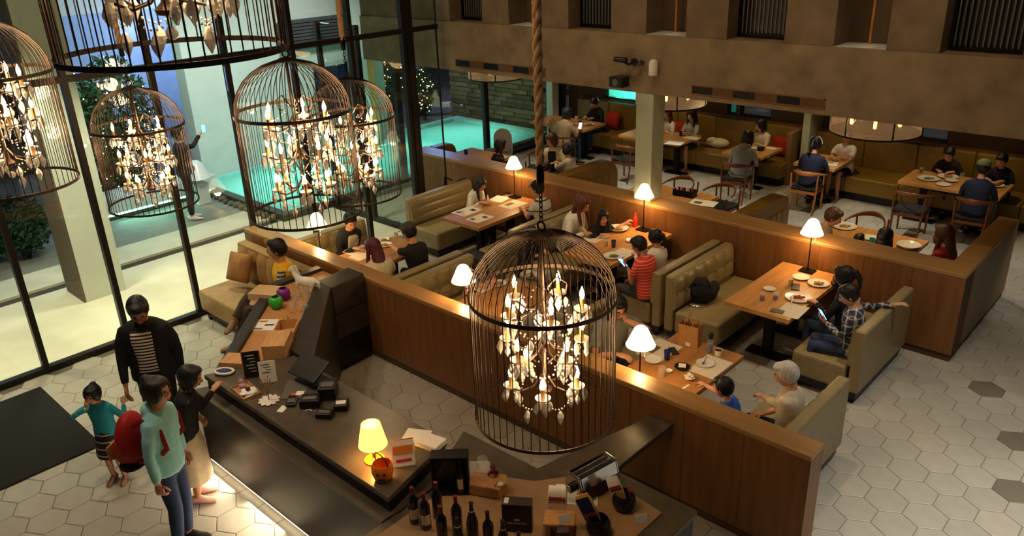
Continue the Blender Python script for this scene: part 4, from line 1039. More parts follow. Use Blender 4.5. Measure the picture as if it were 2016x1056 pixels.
    if bottom in ('trousers', 'shorts'):
        g.ell(sc_(PV-Vector((0, 0, .02))), (.17*s*fat, .128*s*fat, .115*s), None, 16, 10)
        for sg in (1, -1):
            HP, K, F = LEG[sg]
            if bottom == 'trousers': g.tube([sc_(q) for q in (HP, HP.lerp(K, .5), K, K.lerp(F, .35), K.lerp(F, .92))], [v*s for v in (.092, .080, .066, .064, .052)], 12)
            else: g.tube([sc_(q) for q in (HP, HP.lerp(K, .5), HP.lerp(K, .85))], [v*s for v in (.094, .086, .08)], 12)
        rm(g, bottom, bot, p, vox+.003)
    else:
        if sit:
            for sg in (1, -1): g.tube([sc_(q) for q in (LEG[sg][0], LEG[sg][0].lerp(LEG[sg][1], .5), LEG[sg][1])], [v*s for v in (.10, .095, .085)], 12)
            g.tube([sc_(PV), sc_(PV+Vector((0, .40, .0)))], [.11*s, .085*s], 12)
        else:
            Lk = .95 if bottom == 'long_skirt' else .38
            g.rings([[sc_(PV+Vector((0, 0, z_))+xr*(r_*math.cos(q*PI/10)*(1+.04*(q % 2)))+Vector((0, 1, 0))*(r_*.8*math.sin(q*PI/10)*(1+.04*(q % 2)))) for q in range(20)] for z_, r_ in ((-.42 if bottom == 'skirt' else -.62, .235), (-.25, .215), (-.08, .19), (.08, .165), (.12, .155))])
        rm(g, 'skirt', bot, p, vox+.002)
    for sg in (1, -1):
        HP, K, F = LEG[sg]; sh = MB(); fd = Vector((sg*.12, 1, 0)).normalized()
        if legs == 'cross' and sg == 1: fd = Vector((-.8, .5, -.1)).normalized()
        up = Vector((0, 0, 1)); sd_ = fd.cross(up).normalized()
        rg = []
        for a, w_, h0, h1 in ((-.075, .028, -.07, .0), (-.05, .038, -.085, .03), (.03, .040, -.085, .025), (.10, .047, -.085, -.02), (.16, .044, -.085, -.035), (.195, .026, -.083, -.05)):
            c = F+fd*a; rg.append([sc_(c+sd_*(w_*math.cos(q*PI/5))+up*((h0+h1)/2+(h1-h0)/2*math.sin(q*PI/5))) for q in range(10)])
        sh.rings(rg); sh.build('shoe', shoe, p, 60)
    # ---- hair
    h = MB(); k = s*hs; c = sc_(HC)
    def HE(cx, cy, cz, rx, ry, rz): h.ell(c+RH@(Vector((cx, cy, cz))*k), (rx*k, ry*k, rz*k), RH, 14, 9)
    HE(0, -.022, .024, .090, .104, .112)
    if hair != 'bald': HE(0, .040, .086, .068, .056, .040)
    if hair in ('long', 'pony', 'bob', 'bun'):
        HE(-.056, .0, .02, .038, .082, .095); HE(.056, .0, .02, .038, .082, .095)
    down_ = Vector((0, 0, -1))
    if hair == 'long':
        b0 = c+RH@(Vector((0, -.06, -.01))*k)
        h.tube([b0, b0+Vector((0, -.035, -.10))*k, b0+Vector((0, -.055, -.22))*k-sc_(f)*.02, b0+Vector((0, -.045, -.33))*k-sc_(f)*.02], [(.05*k, .082*k), (.045*k, .09*k), (.04*k, .08*k), (.015*k, .04*k)], 12, side=(0, 1, 0))
        for sg in (1, -1):
            b1 = c+RH@(Vector((sg*.070, .012, .0))*k); h.tube([b1, b1+Vector((sg*.010, .0, -.10))*k, b1+Vector((sg*.012, .02, -.20))*k, b1+Vector((0, .03, -.27))*k], [.026*k, .028*k, .024*k, .010*k], 8)
    if hair == 'bob':
        for sg in (1, -1):
            b1 = c+RH@(Vector((sg*.068, -.005, .0))*k); h.tube([b1, b1+Vector((sg*.008, .0, -.07))*k, b1+Vector((sg*.002, .005, -.12))*k], [.034*k, .036*k, .018*k], 8)
        b0 = c+RH@(Vector((0, -.06, -.01))*k); h.tube([b0, b0+Vector((0, -.01, -.07))*k, b0+Vector((0, 0, -.12))*k], [(.04*k, .075*k), (.04*k, .075*k), (.02*k, .05*k)], 12, side=(0, 1, 0))
    if hair == 'pony':
        b0 = c+RH@(Vector((0, -.105, .05))*k); h.tube([b0+RH@Vector((0, .04, 0))*k, b0+RH@Vector((0, -.03, .01))*k, b0+RH@Vector((0, -.06, -.08))*k, b0+RH@Vector((0, -.05, -.20))*k], [.022*k, .032*k, .034*k, .010*k], 9)
    if hair == 'bun': HE(0, -.075, .105, .038, .038, .036)
    rm(h, 'hair', hm, p, .0085*max(1, k), 3)
    if hat:
        hb = MB(); hb.ell(c+RH@(Vector((0, -.018, .062))*k), (.092*k, .108*k, .078*k), RH, 18, 9)
        rm(hb, 'cap', hat, p, .009, 3)
        br = MB(); br.rings([[c+RH@(Vector((.078*math.cos(a)*q, .055+.10*math.sin(a)*q, .062+zz-.012*q))*k) for a in [PI*i/10 for i in range(11)]+[PI-PI*i/10 for i in range(11)][1:-1]] for q, zz in ((1, 0), (1, .006))]); br.build('cap_brim', hat, p)
    if glasses:
        gm = MB()
        for sg in (1, -1):
            gm.tube([c+RH@(Vector((sg*.031+.021*math.cos(a*PI/6), .101, .010+.017*math.sin(a*PI/6)))*k) for a in range(12)], .0022*k, 5, closed=True)
            gm.tube([c+RH@(Vector((sg*.052, .100, .014))*k), c+RH@(Vector((sg*.077, .0, .012))*k)], .002*k, 5)
        gm.tube([c+RH@(Vector((-.010, .103, .013))*k), c+RH@(Vector((.010, .103, .013))*k)], .002*k, 5)
        gm.build('glasses', 'black_metal', p)
    return dict(o=p, s=s, W={k_: Vector((x, y, z0))+RT@sc_(v[2]) for k_, v in ARM.items()}, H=Vector((x, y, z0))+RT@sc_(HC), R=RT)
def bake():
    dg = bpy.context.evaluated_depsgraph_get()
    for o in RMS:
        me = bpy.data.meshes.new_from_object(o.evaluated_get(dg)); old = o.data; o.modifiers.clear(); o.data = me
        if old.users == 0: bpy.data.meshes.remove(old)
PP = {}
# --- at the reception
PP['man'] = person('standing man in black jacket over striped tee holding the small girl by hand', 0, 0, 325, hp=(272, 612), seat=None, s=1.02, lean=3, head=(10, 32), rh=('w', 250, 782, .80), lh='down', top='cl_black', inner='st_navywhite', bot='cl_black', hair='short', skin='skin2', glasses=True, fat=1.2)
PP['girl'] = person('small girl in teal top and ruffled striped skirt beside the doormat', 0, 0, 312, hp=(183, 778), seat=None, s=.60, hs=1.28, lean=2, head=(-5, 14), rh='mouth', lh=('w', 243, 795, .78), top='cl_teal', bottom='skirt', bot='st_skirt', hair='bun', shoe='shoe_tan', vox=.011)
PP['teal'] = person('woman in aqua jacket and jeans seen from behind the counter queue', 0, 0, 38, hp=(308, 772), seat=None, s=.94, lean=3, head=(-4, 4), rh='down', lh='down', top='cl_aqua', bot='cl_jeans', hair='bun', hm='hair_dark', glasses=True, hood=True, curl=(.8, .8))
PP['black'] = person('woman in black top and beige skirt leaning at the reception counter', 0, 0, 58, hp=(374, 744), seat=None, s=.78, hs=1.2, lean=10, head=(-6, 18), rh=('w', 420, 768, 1.03), lh='hip', top='cl_black', bottom='long_skirt', bot='cl_beige', hair='bob', hm='hair_black', shoe='shoe_pink')
PP['yellow'] = person('man in yellow vest talking on the phone on the waiting sofa', 0, 0, 236, fit=('y', 4.62), hp=(545, 492), lean=2, head=(-6, 5), rh='ear', lh='lap', top='cl_yellow', vest='st_sleeve', sleeve='short', bot='cl_brownpants', legs='cross', shoe='shoe_tan', skin='skin2', fat=1.08, curl=(.9, .5))
# --- front row
PP['chin'] = person('man in black jacket resting his chin on his hand', 0, 0, 352, fit=('x', -8.98), hp=(690, 437), lean=20, head=(-10, 25), rh='table_in', lh='chin', top='cl_black', inner='cl_ltgrey', bot='cl_black', hair='short', skin='skin')
PP['purple'] = person('woman with long purple hair seen from behind', 0, 0, 168, fit=('x', -7.55), hp=(735, 488), lean=6, head=(10, 22), rh='table', lh='table', top='cl_cream', bot='cl_jeans', hair='long', hm='hair_purple', sleeve='short')
PP['capman'] = person('man in black tee and dark knit cap reaching over the table', 0, 0, 186, fit=('x', -7.55), hp=(805, 458), lean=10, head=(0, 24), rh='table', lh=('w', 757, 478, .82), top='cl_black', sleeve='short', bot='cl_jeans', hair='short', hat='cap_grey')
PP['striped'] = person('girl in wine striped top left of the big birdcage', 0, 0, 350, fit=('x', -6.7), smin=.84, hp=(946, 515), lean=20, head=(-12, 26), rh='table', lh='table', top='st_wine', sleeve='short', bot='cl_jeans', hair='long')
PP['glasses'] = person('woman in glasses and grey tee raising a hand to her cheek', 0, 0, 345, fit=('x', -4.33), hp=(1213, 605), lean=10, head=(-8, 24), rh='table', lh='mouth', top='cl_grey', sleeve='short', bot='cl_jeans', hair='bob', glasses=True)
PP['bluekid'] = person('small child in blue top reaching for the napkin', 0, 0, 176, hp=(1424, 764), seat=.50, s=.68, hs=1.22, lean=16, head=(4, 12), rh=('w', 1362, 746, .83), lh='table', top='cl_blue', sleeve='short', bot='cl_red', hair='short', legs='child', vox=.011)
PP['elder'] = person('white-haired elder in cream blouse on the front booth sofa', 0, 0, 188, fit=('x', -2.58), hp=(1548, 738), lean=2, head=(6, 20), rh='lap', lh=('w', 1475, 772, .62), top='cl_cream', sleeve='elbow', bot='cl_navy', hair='short', hm='hair_white', skin='skin')
# --- middle row
PP['menu'] = person('long-haired woman in white blouse reading a menu', 0, 0, 2, fit=('x', -9.0), smin=.86, hp=(946, 363), lean=20, head=(-12, 30), rh='table', lh='table_in', top='cl_white', bot='cl_jeans', hair='long', hm='hair_dark')
PP['stripeman'] = person('man in white tee with dark chest stripes behind the rope', 0, 0, 182, fit=('x', -7.52), hp=(1058, 372), lean=8, head=(4, 16), rh='table_in', lh='table_in', top='st_grey', sleeve='short', bot='cl_jeans', hair='short', hat='cl_black')
PP['auburn'] = person('woman with long auburn hair in white top bending to the girl', 0, 0, 12, fit=('x', -6.85), hp=(1146, 402), lean=18, head=(-12, 28), rh='table', lh='lap', top='cl_white', bot='cl_jeans', hair='long', hm='hair_auburn')
PP['reach'] = person('girl in black reaching for the red bottle', 0, 0, 350, fit=('x', -6.6), smin=.78, hp=(1187, 428), lean=22, head=(-28, 10), rh='table', lh=('w', 1230, 440, .80), top='cl_black', sleeve='elbow', bot='cl_black', hair='long')
PP['behind'] = person('person with dark hair whose head shows above the big birdcage', 0, 0, 8, fit=('x', -6.85), smin=.8, hp=(1048, 462), lean=14, head=(0, 20), rh='table', lh='table', top='cl_black', bot='cl_white', hair='bob')
PP['redman'] = person('man in red striped polo looking at a lit phone', 0, 0, 178, fit=('x', -5.12), hp=(1258, 484), lean=10, head=(8, 26), rh='lap', lh='phone', top='st_redwhite', sleeve='short', bot='cl_dkgrey', hair='short', skin='skin2', fat=1.12, collar=True)
PP['ponytail'] = person('girl with black ponytail in white top at the pasta table', 0, 0, 172, fit=('x', -5.15), smin=.8, hp=(1290, 468), lean=4, head=(6, 8), rh='table', lh='table', top='cl_white', bot='cl_grey', hair='pony')
PP['drink'] = person('dark-haired woman lifting food to her mouth beside the plaid man', 0, 0, 178, fit=('x', -2.74), hp=(1662, 545), lean=6, head=(4, 14), rh='mouth', lh='table', top='cl_black', bot='cl_jeans', hair='pony', hm='hair_black')
PP['plaidman'] = person('man in blue plaid shirt with one arm along the sofa back', 0, 0, 196, fit=('x', -2.70), hp=(1672, 582), lean=2, head=(6, 30), rh=('w', 1760, 600, .92), lh='phone', top='plaid', bot='cl_jeans', hair='short', skin='skin')
# --- back room, behind the middle partition
PP['b1'] = person('person in black seen behind the lamp by the pool glass', 0, 0, 60, fit=('y', 10.2), hs=1.18, hp=(985, 288), lean=6, head=(-10, 10), top='cl_black', rh='table', lh='table', hair='bob', fat=1.14)
PP['b2'] = person('woman in cream jacket over black top right of the rope', 0, 0, 285, hs=1.18, hp=(1086, 276), lean=8, head=(-22, 20), top='cl_cream', inner='cl_black', rh='table', lh='table', hair='bob', hm='hair_brown', fat=1.14)
PP['b3'] = person('child with dark ponytail in white beside the cream jacket woman', 0, 0, 190, hp=(1116, 298), s=.72, hs=1.15, lean=6, head=(6, 14), top='cl_white', rh='table', lh='table', hair='pony', legs='child', vox=.012, fat=1.14)
PP['b4'] = person('small child whose dark head peeps over the partition right of the rope', 0, 0, 110, hp=(1078, 330), s=.58, hs=1.25, lean=6, top='cl_navy', hair='short', legs='child', vox=.012, fat=1.14)
PP['w1'] = person('woman with dark hair seen from behind at the far phone table', 0, 0, 88, hs=1.18, hp=(1117, 223), lean=10, head=(-8, 16), top='cl_tan', rh='table', lh='table', hair='bob', fat=1.14)
PP['m1'] = person('man in black looking down before the red cushion', 0, 0, 262, fit=('y', 14.72), hs=1.18, hp=(1170, 203), lean=10, head=(8, 34), top='cl_black', rh='table', lh='table', hair='short', fat=1.14)
PP['c1'] = person('woman in white blouse just right of the square pillar', 0, 0, 262, fit=('y', 14.6), hs=1.18, smin=.84, hp=(1314, 225), lean=4, head=(14, 10), top='cl_white', rh='table', lh='table', hair='long', hm='hair_brown', fat=1.14)
PP['c2'] = person('woman in grey top with crossed arms on the left banquette', 0, 0, 268, fit=('y', 14.7), hs=1.18, smin=.84, hp=(1362, 228), lean=4, head=(-6, 12), top='cl_ltgrey', rh='table_in', lh='table_in', hair='long', bottom='skirt', bot='cl_dkgrey', shoe='shoe_tan', fat=1.14)
PP['g1'] = person('person in grey hoodie hunched over on a wooden armchair', 0, 0, 98, hs=1.18, hp=(1472, 272), lean=26, head=(-10, 20), top='cl_grey', rh='table', lh='table', bot='cl_ltgrey', hair='bob', hood=True, shoe='shoe_white', fat=1.14)
PP['g2'] = person('woman with black bob in cream cardigan beside a red cushion', 0, 0, 262, fit=('y', 14.7), hs=1.18, smin=.85, hp=(1498, 247), lean=6, head=(-30, 16), top='cl_cream', rh='table', lh='table_in', bot='cl_black', hair='bob', fat=1.14)
PP['h1'] = person('person with dark hair and white headband seen from behind', 0, 0, 95, hs=1.18, hp=(1606, 284), lean=8, head=(-4, 10), top='cl_navy', rh='table', lh='table', bot='cl_black', hair='pony', hat=None, fat=1.14)
PP['h2'] = person('person in white tee whose face hides behind the drum pendant', 0, 0, 264, fit=('y', 14.75), hs=1.18, hp=(1668, 268), lean=4, head=(0, 6), top='cl_white', sleeve='short', bottom='shorts', bot='cl_black', rh='table', lh='table_in', hair='short', shoe='shoe_tan', fat=1.14)
PP['k1'] = person('man in black bent low over the dishes', 0, 0, 268, fit=('y', 14.85), hs=1.18, hp=(1868, 304), lean=24, head=(0, 28), top='cl_black', rh='table', lh='table', bot='cl_black', hair='short', fat=1.1)
PP['k2'] = person('man in navy jacket and olive cap seen from behind at the dish table', 0, 0, 94, hs=1.18, hp=(1936, 332), lean=10, head=(0, 14), top='cl_navy', rh='table', lh='table', bot='cl_dkgrey', hair='short', hat='cl_green', fat=1.1)
PP['k3'] = person('dark figure with green trousers at the right end of the dish table', 0, 0, 262, fit=('y', 14.75), hs=1.18, smin=.85, hp=(1972, 317), lean=14, head=(0, 20), top='cl_black', rh='table', lh='table', bot='cl_green', hair='short', shoe='shoe_tan', fat=1.14)
PP['r1'] = person('person with short brown hair partly behind the rightmost lamp', 0, 0, 20, fit=('y', 10.2), hs=1.18, hp=(1640, 428), lean=12, head=(0, 26), top='cl_beige', rh='table', lh='table', bot='cl_jeans', hair='short', hm='hair_brown', fat=1.14)
PP['r2'] = person('small child with only the black crown of the head above the partition', 0, 0, 92, s=.64, hp=(1691, 474), hs=1.2, lean=4, top='cl_teal', rh='table', lh='table', hair='short', legs='child', vox=.012, fat=1.14)
PP['r3'] = person('person with straight black hair seen from behind over the partition', 0, 0, 93, fit=('y', 9.9), smin=.84, hs=1.18, hp=(1742, 468), lean=6, top='cl_black', rh='table', lh='table', hair='long', fat=1.14)
PP['r4'] = person('woman in dark red sweater turned toward the table', 0, 0, 165, fit=('x', -2.45), hs=1.18, hp=(1858, 462), lean=6, head=(8, 10), top='cl_red', rh='mouth', lh='table', bot='cl_black', hair='long', hm='hair_brown', fat=1.14)
# --- outside
PP['selfie'] = person('person in dark clothes outside raising a phone to take a picture', -14.0, 6.18, 70, seat=None, s=.98, lean=2, head=(-14, -4), rh=(.28, .36, 1.60), lh='hip', top='cl_black', bot='cl_black', hair='short', shoe='shoe_white', curl=(.9, .5))
# ------------------------------------------------------------------ small things
M('orange_plastic', (244, 128, 22), .4, var=.04); M('green_plastic', (56, 176, 56), .35, var=.04); M('purple_plastic', (126, 36, 138), .35, var=.04); M('yellow_plastic', (226, 186, 40), .5, var=.05)
M('orange_print', (226, 128, 48), .6, var=.15); M('blue_print', (30, 40, 110), .5, var=.2); M('red_print', (196, 60, 40), .6, var=.1); M('pasta', (214, 170, 70), .6, var=.2, scale=30, stretch=(8, 8, .5))
M('bottle_dark', (14, 16, 14), .08, var=.1, spec=.7); M('bottle_red', (120, 18, 20), .3, var=.1); M('label_paper', (222, 212, 190), .7, var=.05); M('chalk', (200, 196, 186), .8, var=.1); M('pink', (214, 160, 172), .7, var=.1)
M('ketchup', (226, 60, 24), .25, var=.05); M('cardboard', (208, 176, 132), .8, var=.05); M('backpack_red', (176, 22, 24), .6, var=.12, scale=20, bump=.1); M('ochre_bag', (206, 158, 96), .7, var=.1); M('grape', (110, 20, 34), .35, var=.2)
M('dry_stem', (168, 128, 86), .8, var=.2); M('cyan_plastic', (60, 196, 206), .4, var=.05)
ZTB = .7405
def put(name, label, cat, px, py, z, rz=0, group=None):
    q = G(px, py, z); return thing(name, label, cat, q.to_tuple(), rz, group)
def solo(mb, name, mats, label, cat, px, py, z, rz=0, smooth=None, bevel=0, group=None):
    q = G(px, py, z); return tag(mb.build(name, mats, None, smooth, bevel, q.to_tuple(), rz), label, cat, group)
def plate(label, px, py, z=ZTB, r=.115, food=None, mat='white_ceramic', deep=.018, g='white plates on the tables'):
    t = put('plate', label, 'plate', px, py, z, group=g)
    MB().lathe([(r*.55, 0), (r*.6, 0), (r, deep), (r, deep+.003), (r*.62, .006), (.001, .005)], 28).build('dish', mat, t, 40)
    if food:
        fm = MB()
        for k in range(9): a = k*2.4; q = r*.38*math.sqrt(k/9); fm.ell((q*math.cos(a), q*math.sin(a), .012+.006*(k % 3)), (.022, .018, .011), RZ(a), 7, 5)
        fm.build('food', food, t, 60)
    return t
def tumbler(label, px, py, z=ZTB, r=.033, h=.10, mat='tumbler_glass', drink=None, lv=.6):
    t = put('glass', label, 'glass', px, py, z, group='drinking glasses on the tables')
    MB().lathe([(r*.82, 0), (r, h), (r-.002, h), (r*.82-.002, .006), (.001, .006)], 18).build('vessel', mat, t, 40)
    if drink: MB().lathe([(r*.80-.002, .0065), (r*.92-.003, h*lv), (.001, h*lv)], 16).build('drink', drink, t, 40)
    return t
def mat_(label, px, py, w, l, rz=0, z=ZTB, mat='paper', name='placemat', cat='placemat', prints=0):
    t = put(name, label, cat, px, py, z, rz); bx(-w/2, w/2, -l/2, l/2, 0, .0016).build('sheet', mat, t)
    for k in range(prints): a = -l/2+l*(k+.25)/max(1, prints); bx(-w*.36+w*.3*(k % 2), -w*.05+w*.32*(k % 2), a, a+l*.4/prints, .0017, .0022).build('printed_picture', ('grey_plastic', 'blue_print', 'food')[k % 3], t)
    return t
def phone(label, loc, rot, glow='screen_glow'):
    t = thing('mobile_phone', label, 'phone', loc); t.rotation_euler = rot
    bx(-.036, .036, -.075, .075, 0, .008).build('case', 'black_plastic', t, bevel=.004)
    if glow: bx(-.033, .033, -.069, .069, .0081, .0088).build('screen', glow, t)
    return t
# --- bright table with the plaid man
plate('empty white plate beside the rightmost lamp base', 1577, 548, r=.10)
plate('plate with leftovers before the dark-haired woman', 1611, 560, r=.125, food='food')
plate('large pale plate with red pasta before the plaid man', 1572, 588, r=.15, food='food_red')
tumbler('dark topped cola glass at the left of the bright table', 1500, 592, drink='sauce', lv=.55)
tumbler('clear glass with blue base beside the cola glass', 1526, 590, drink='blue_glass', lv=.4)
tumbler('amber iced drink behind the plates of the bright table', 1556, 562, drink='pasta', lv=.8)
solo(bx(-.05, .05, -.09, .09, 0, .012), 'bill_folder', 'black_plastic', 'black bill folder between the plates of the bright table', 'folder', 1566, 566, ZTB, .4)
solo(bx(-.06, .06, -.085, .085, 0, .006), 'napkin', 'napkin', 'folded white napkin near the cola glass', 'napkin', 1560, 584, ZTB, .7)
plate('small pale saucer behind the cola glass', 1515, 571, r=.07)
solo(bx(-.07, .07, -.045, .045, 0, .012), 'wallet', 'grey_plastic', 'dark slate wallet at the near edge of the bright table', 'wallet', 1530, 614, ZTB, .1)
mat_('pale paper placemat at the near right corner of the bright table', 1560, 612, .26, .36, .05)
o = put('fork', 'steel fork beside the large red pasta plate', 'cutlery', 1558, 592, ZTB+.02, .5)
bx(-.004, .004, -.08, .05, 0, .003).build('handle', 'steel', o)
for k in range(4): bx(-.010+.0055*k, -.0075+.0055*k, .05, .095, 0, .003).build('tine', 'steel', o)
h = PP['plaidman']; w = h['W'][-1]
phone('lit phone in the hand of the plaid man', (w.x-.07, w.y+.02, w.z+.07), (.5, .6, 1.2))
# --- paper bag table
b = put('paper_bag', 'brown paper carrier bag standing on the near table', 'bag', 1358, 678, ZTB, .15)
mb = MB(); w_, d_, h_ = .105, .065, .24
mb.add([(-w_, -d_, 0), (w_, -d_, 0), (w_, d_, 0), (-w_, d_, 0), (-w_, -d_, h_), (w_, -d_, h_), (w_, d_, h_), (-w_, d_, h_), (-w_+.004, -d_+.004, h_), (w_-.004, -d_+.004, h_), (w_-.004, d_-.004, h_), (-w_+.004, d_-.004, h_), (-w_+.004, -d_+.004, .01), (w_-.004, -d_+.004, .01), (w_-.004, d_-.004, .01), (-w_+.004, d_-.004, .01)],
       [(0, 3, 2, 1), (0, 1, 5, 4), (1, 2, 6, 5), (2, 3, 7, 6), (3, 0, 4, 7), (4, 5, 9, 8), (5, 6, 10, 9), (6, 7, 11, 10), (7, 4, 8, 11), (8, 9, 13, 12), (9, 10, 14, 13), (10, 11, 15, 14), (11, 8, 12, 15), (12, 13, 14, 15)]); mb.build('bag_body', 'paperbag', b)
for y in (-d_+.004, d_-.004): MB().tube([(-.045, y, h_-.03), (-.045, y, h_+.05), (-.02, y, h_+.085), (.02, y, h_+.085), (.045, y, h_+.05), (.045, y, h_-.03)], .005, 6).build('handle', 'paperbag', b, 60)
bx(-.02, .03, -d_-.003, -d_-.001, .01, .05).build('tag', 'paper_white', b)
mat_('paper placemat on the far left of the paper bag table', 1298, 690, .30, .42, 0, prints=1)
mat_('paper placemat on the right of the paper bag table', 1398, 722, .28, .40, 0, prints=0)
plate('round white plate near the front lamp on the paper bag table', 1286, 711, r=.085)
plate('white dessert plate with a spoon on the right placemat', 1388, 718, r=.09)
plate('small black dish holding a white napkin', 1343, 725, r=.078, mat='black_plastic', food=None, g=None)
solo(MB().obox((0, 0, .022), (.07, .055, .008), Matrix.Rotation(.2, 3, 'X')), 'napkin', 'napkin', 'crumpled white napkin lying in the black dish', 'napkin', 1343, 724, ZTB, .5)
tumbler('blue glass tumbler beside the phone on the left placemat', 1313, 708, mat='blue_glass')
tumbler('tall clear glass with blue water behind the dessert plate', 1397, 694, h=.13, drink='blue_glass')
tumbler('white cup of amber tea at the right of the paper bag table', 1414, 700, mat='white_ceramic', r=.042, h=.065, drink='sauce', lv=.85)
tumbler('clear empty glass nearest the partition below the front lamp', 1302, 742, h=.11)
o = put('pepper_mill', 'small dark pepper mill right of the paper bag', 'mill', 1399, 678, ZTB); MB().lathe([(.026, 0), (.022, .03), (.018, .06), (.024, .09)], 14).build('body', 'black_plastic', o, 40); MB().lathe([(.024, .09), (.026, .11), (.012, .13), (.001, .132)], 14).build('knob', 'steel_dark', o, 40)
phone('black phone lying on the left placemat', G(1326, 692, ZTB+.002).to_tuple(), (0, 0, .9), None)
plate('tiny white sauce dish left of the black dish', 1317, 733, r=.035, food=None)
nb = MB(); nb.ell((0, 0, .03), (.05, .04, .03), None, 9, 7)
for i, v in enumerate(nb.v): nb.v[i] = tuple(c*(1+.25*math.sin(17*i)) for c in v)
solo(nb, 'napkin', 'napkin', 'crumpled napkin ball under the child reaching hand', 'napkin', 1357, 748, ZTB)
o = put('spoon', 'small dark spoon resting on the dessert plate', 'cutlery', 1387, 712, ZTB+.022, .2); MB().tube([(0, -.02, 0), (0, .07, .03)], .003, 6).build('handle', 'steel_dark', o); MB().ell((0, -.032, 0), (.012, .018, .004), None, 8, 5).build('bowl', 'steel_dark', o, 60)
mat_('pair of chopsticks sleeve at the near edge of the paper bag table', 1340, 768, .02, .26, -.1, mat='paper_white', name='chopstick_sleeve', cat='cutlery')
# --- pasta table
plate('wide white pasta bowl beside the red bottle', 1217, 453, r=.15, food='food', deep=.035)
plate('white plate of green salad before the red striped man', 1208, 506, r=.135, food='food_green')
plate('small white plate by the ponytail girl', 1243, 475, r=.08)
tumbler('deep blue tumbler in the middle of the pasta table', 1208, 487, mat='blue_glass')
tumbler('amber tea glass left of the blue tumbler', 1193, 485, drink='pasta', lv=.8)
o = put('sauce_bottle', 'red plastic sauce bottle held by the girl in black', 'bottle', 1250, 447, ZTB); MB().lathe([(.036, 0), (.036, .12), (.03, .15), (.018, .165)], 18).build('body', 'ketchup', o, 50); MB().lathe([(.02, .165), (.018, .19), (.007, .22), (.001, .221)], 14).build('cap', 'red_print', o, 50)
mat_('paper placemat under the salad plate', 1225, 500, .26, .36, 0)
mat_('paper placemat before the auburn woman', 1172, 468, .26, .36, 0, prints=1)
h = PP['redman']; w = h['W'][-1]; phone('glowing phone in the hand of the red striped man', (w.x-.09, w.y+.0, w.z+.06), (.45, .2, 1.4))
# --- far menu table
mat_('open paper menu before the long-haired woman', 920, 416, .30, .42, 0, prints=2); mat_('printed paper menu at the near corner of the far table', 945, 430, .28, .36, 0, prints=2); mat_('paper menu under the hands of the cap man', 1010, 403, .30, .40, 0, prints=1); mat_('open white booklet next to the lamp base of the far table', 983, 392, .26, .30, .2, mat='paper_white', name='booklet', cat='book')
tumbler('water glass at the near left corner of the far table', 912, 424, h=.08); tumbler('water glass in the middle of the far table', 945, 414, h=.08); tumbler('water glass beside the white booklet', 966, 403, h=.08)
phone('dark phone lying by the lamp on the far table', G(1000, 381, ZTB).to_tuple(), (0, 0, 1.2), None)
# --- front table with the cap man
plate('white plate on the front table left of the cap man', 757, 484, r=.11, food='food'); plate('oval bread plate at the corner of the front table', 756, 474, r=.08, food='food'); mat_('printed menu sheet beside the chin-resting man', 702, 492, .26, .36, 0, prints=2); tumbler('small dipping cup behind the cap man', 780, 465, mat='white_ceramic', h=.05, r=.035, drink='sauce')
mat_('paper placemat before the purple-haired woman', 716, 503, .24, .34, 0)
plate('white plate seen through the bars of the big birdcage', 980, 560, r=.11, food='food'); mat_('paper placemat before the striped girl', 955, 562, .26, .36, 0)
# --- back room tables
plate('white plate with food at the far phone table', 1160, 246, r=.13, food='food'); tumbler('small red cup at the far phone table', 1142, 246, mat='bottle_red', h=.09, r=.04); tumbler('pale cup at the centre of the far phone table', 1135, 236, mat='white_ceramic', h=.08, r=.04)
plate('bowl of yellow food at the far phone table', 1128, 246, r=.1, food='food'); mat_('folded menu at the left of the far phone table', 1093, 240, .36, .22, .1, mat='paper_white', name='menu_card', cat='menu')
w = PP['w1']['W'][1]; phone('bright white phone held at the far table', (w.x, w.y+.09, w.z+.05), (1.0, 0, .3), 'screen_white')
for k, (px, py, lb) in enumerate([(1320, 268, 'glass of water right of the pillar'), (1332, 272, 'second glass of water right of the pillar, nearer the edge')]): tumbler(lb, px, py, h=.11)
mat_('white napkin sheets on the table right of the pillar', 1328, 282, .34, .26, .2, mat='paper_white', name='napkin_sheet', cat='napkin'); mat_('pale menu before the grey top woman', 1362, 272, .32, .22, 0, name='menu_card', cat='menu'); tumbler('dark cup before the grey top woman', 1340, 268, mat='blue_print', h=.1)
plate('white plate before the cream cardigan woman', 1488, 293, r=.10); plate('dark bowl before the cream cardigan woman', 1498, 296, r=.08, mat='black_plastic', deep=.05, g=None); mat_('napkin at the elbow of the cream cardigan woman', 1517, 292, .2, .12, 0, mat='paper_white', name='napkin_sheet', cat='napkin')
tumbler('amber drink before the white tee person', 1643, 318, drink='pasta', h=.09); mat_('open magazine before the headband person', 1628, 322, .36, .26, .3, mat='paper_white', name='magazine', cat='magazine', prints=2)
plate('green salad platter at the left of the dish table', 1828, 353, r=.17, food='food_green'); plate('noodle platter before the man in black', 1866, 349, r=.16, food='food'); plate('empty white plate at the front of the dish table', 1857, 365, r=.11); plate('white plate behind the empty plate on the dish table', 1873, 357, r=.1); plate('orange dish at the right end of the dish table', 1960, 366, r=.13, food='food_red'); tumbler('dark glass at the left of the dish table', 1813, 341, drink='sauce', h=.1); tumbler('clear glass right of the noodle platter', 1893, 352, h=.1)
c = put('cutlery_caddy', 'black cutlery caddy holding condiments on the empty table', 'caddy', 1348, 385, ZTB, .1); f = MB(); f.box(-.17, .17, -.09, -.08, 0, .1).box(-.17, .17, .08, .09, 0, .1).box(-.17, -.16, -.08, .08, 0, .1).box(.16, .17, -.08, .08, 0, .1).box(-.16, .16, -.08, .08, 0, .01); f.build('tray', 'black_metal', c)
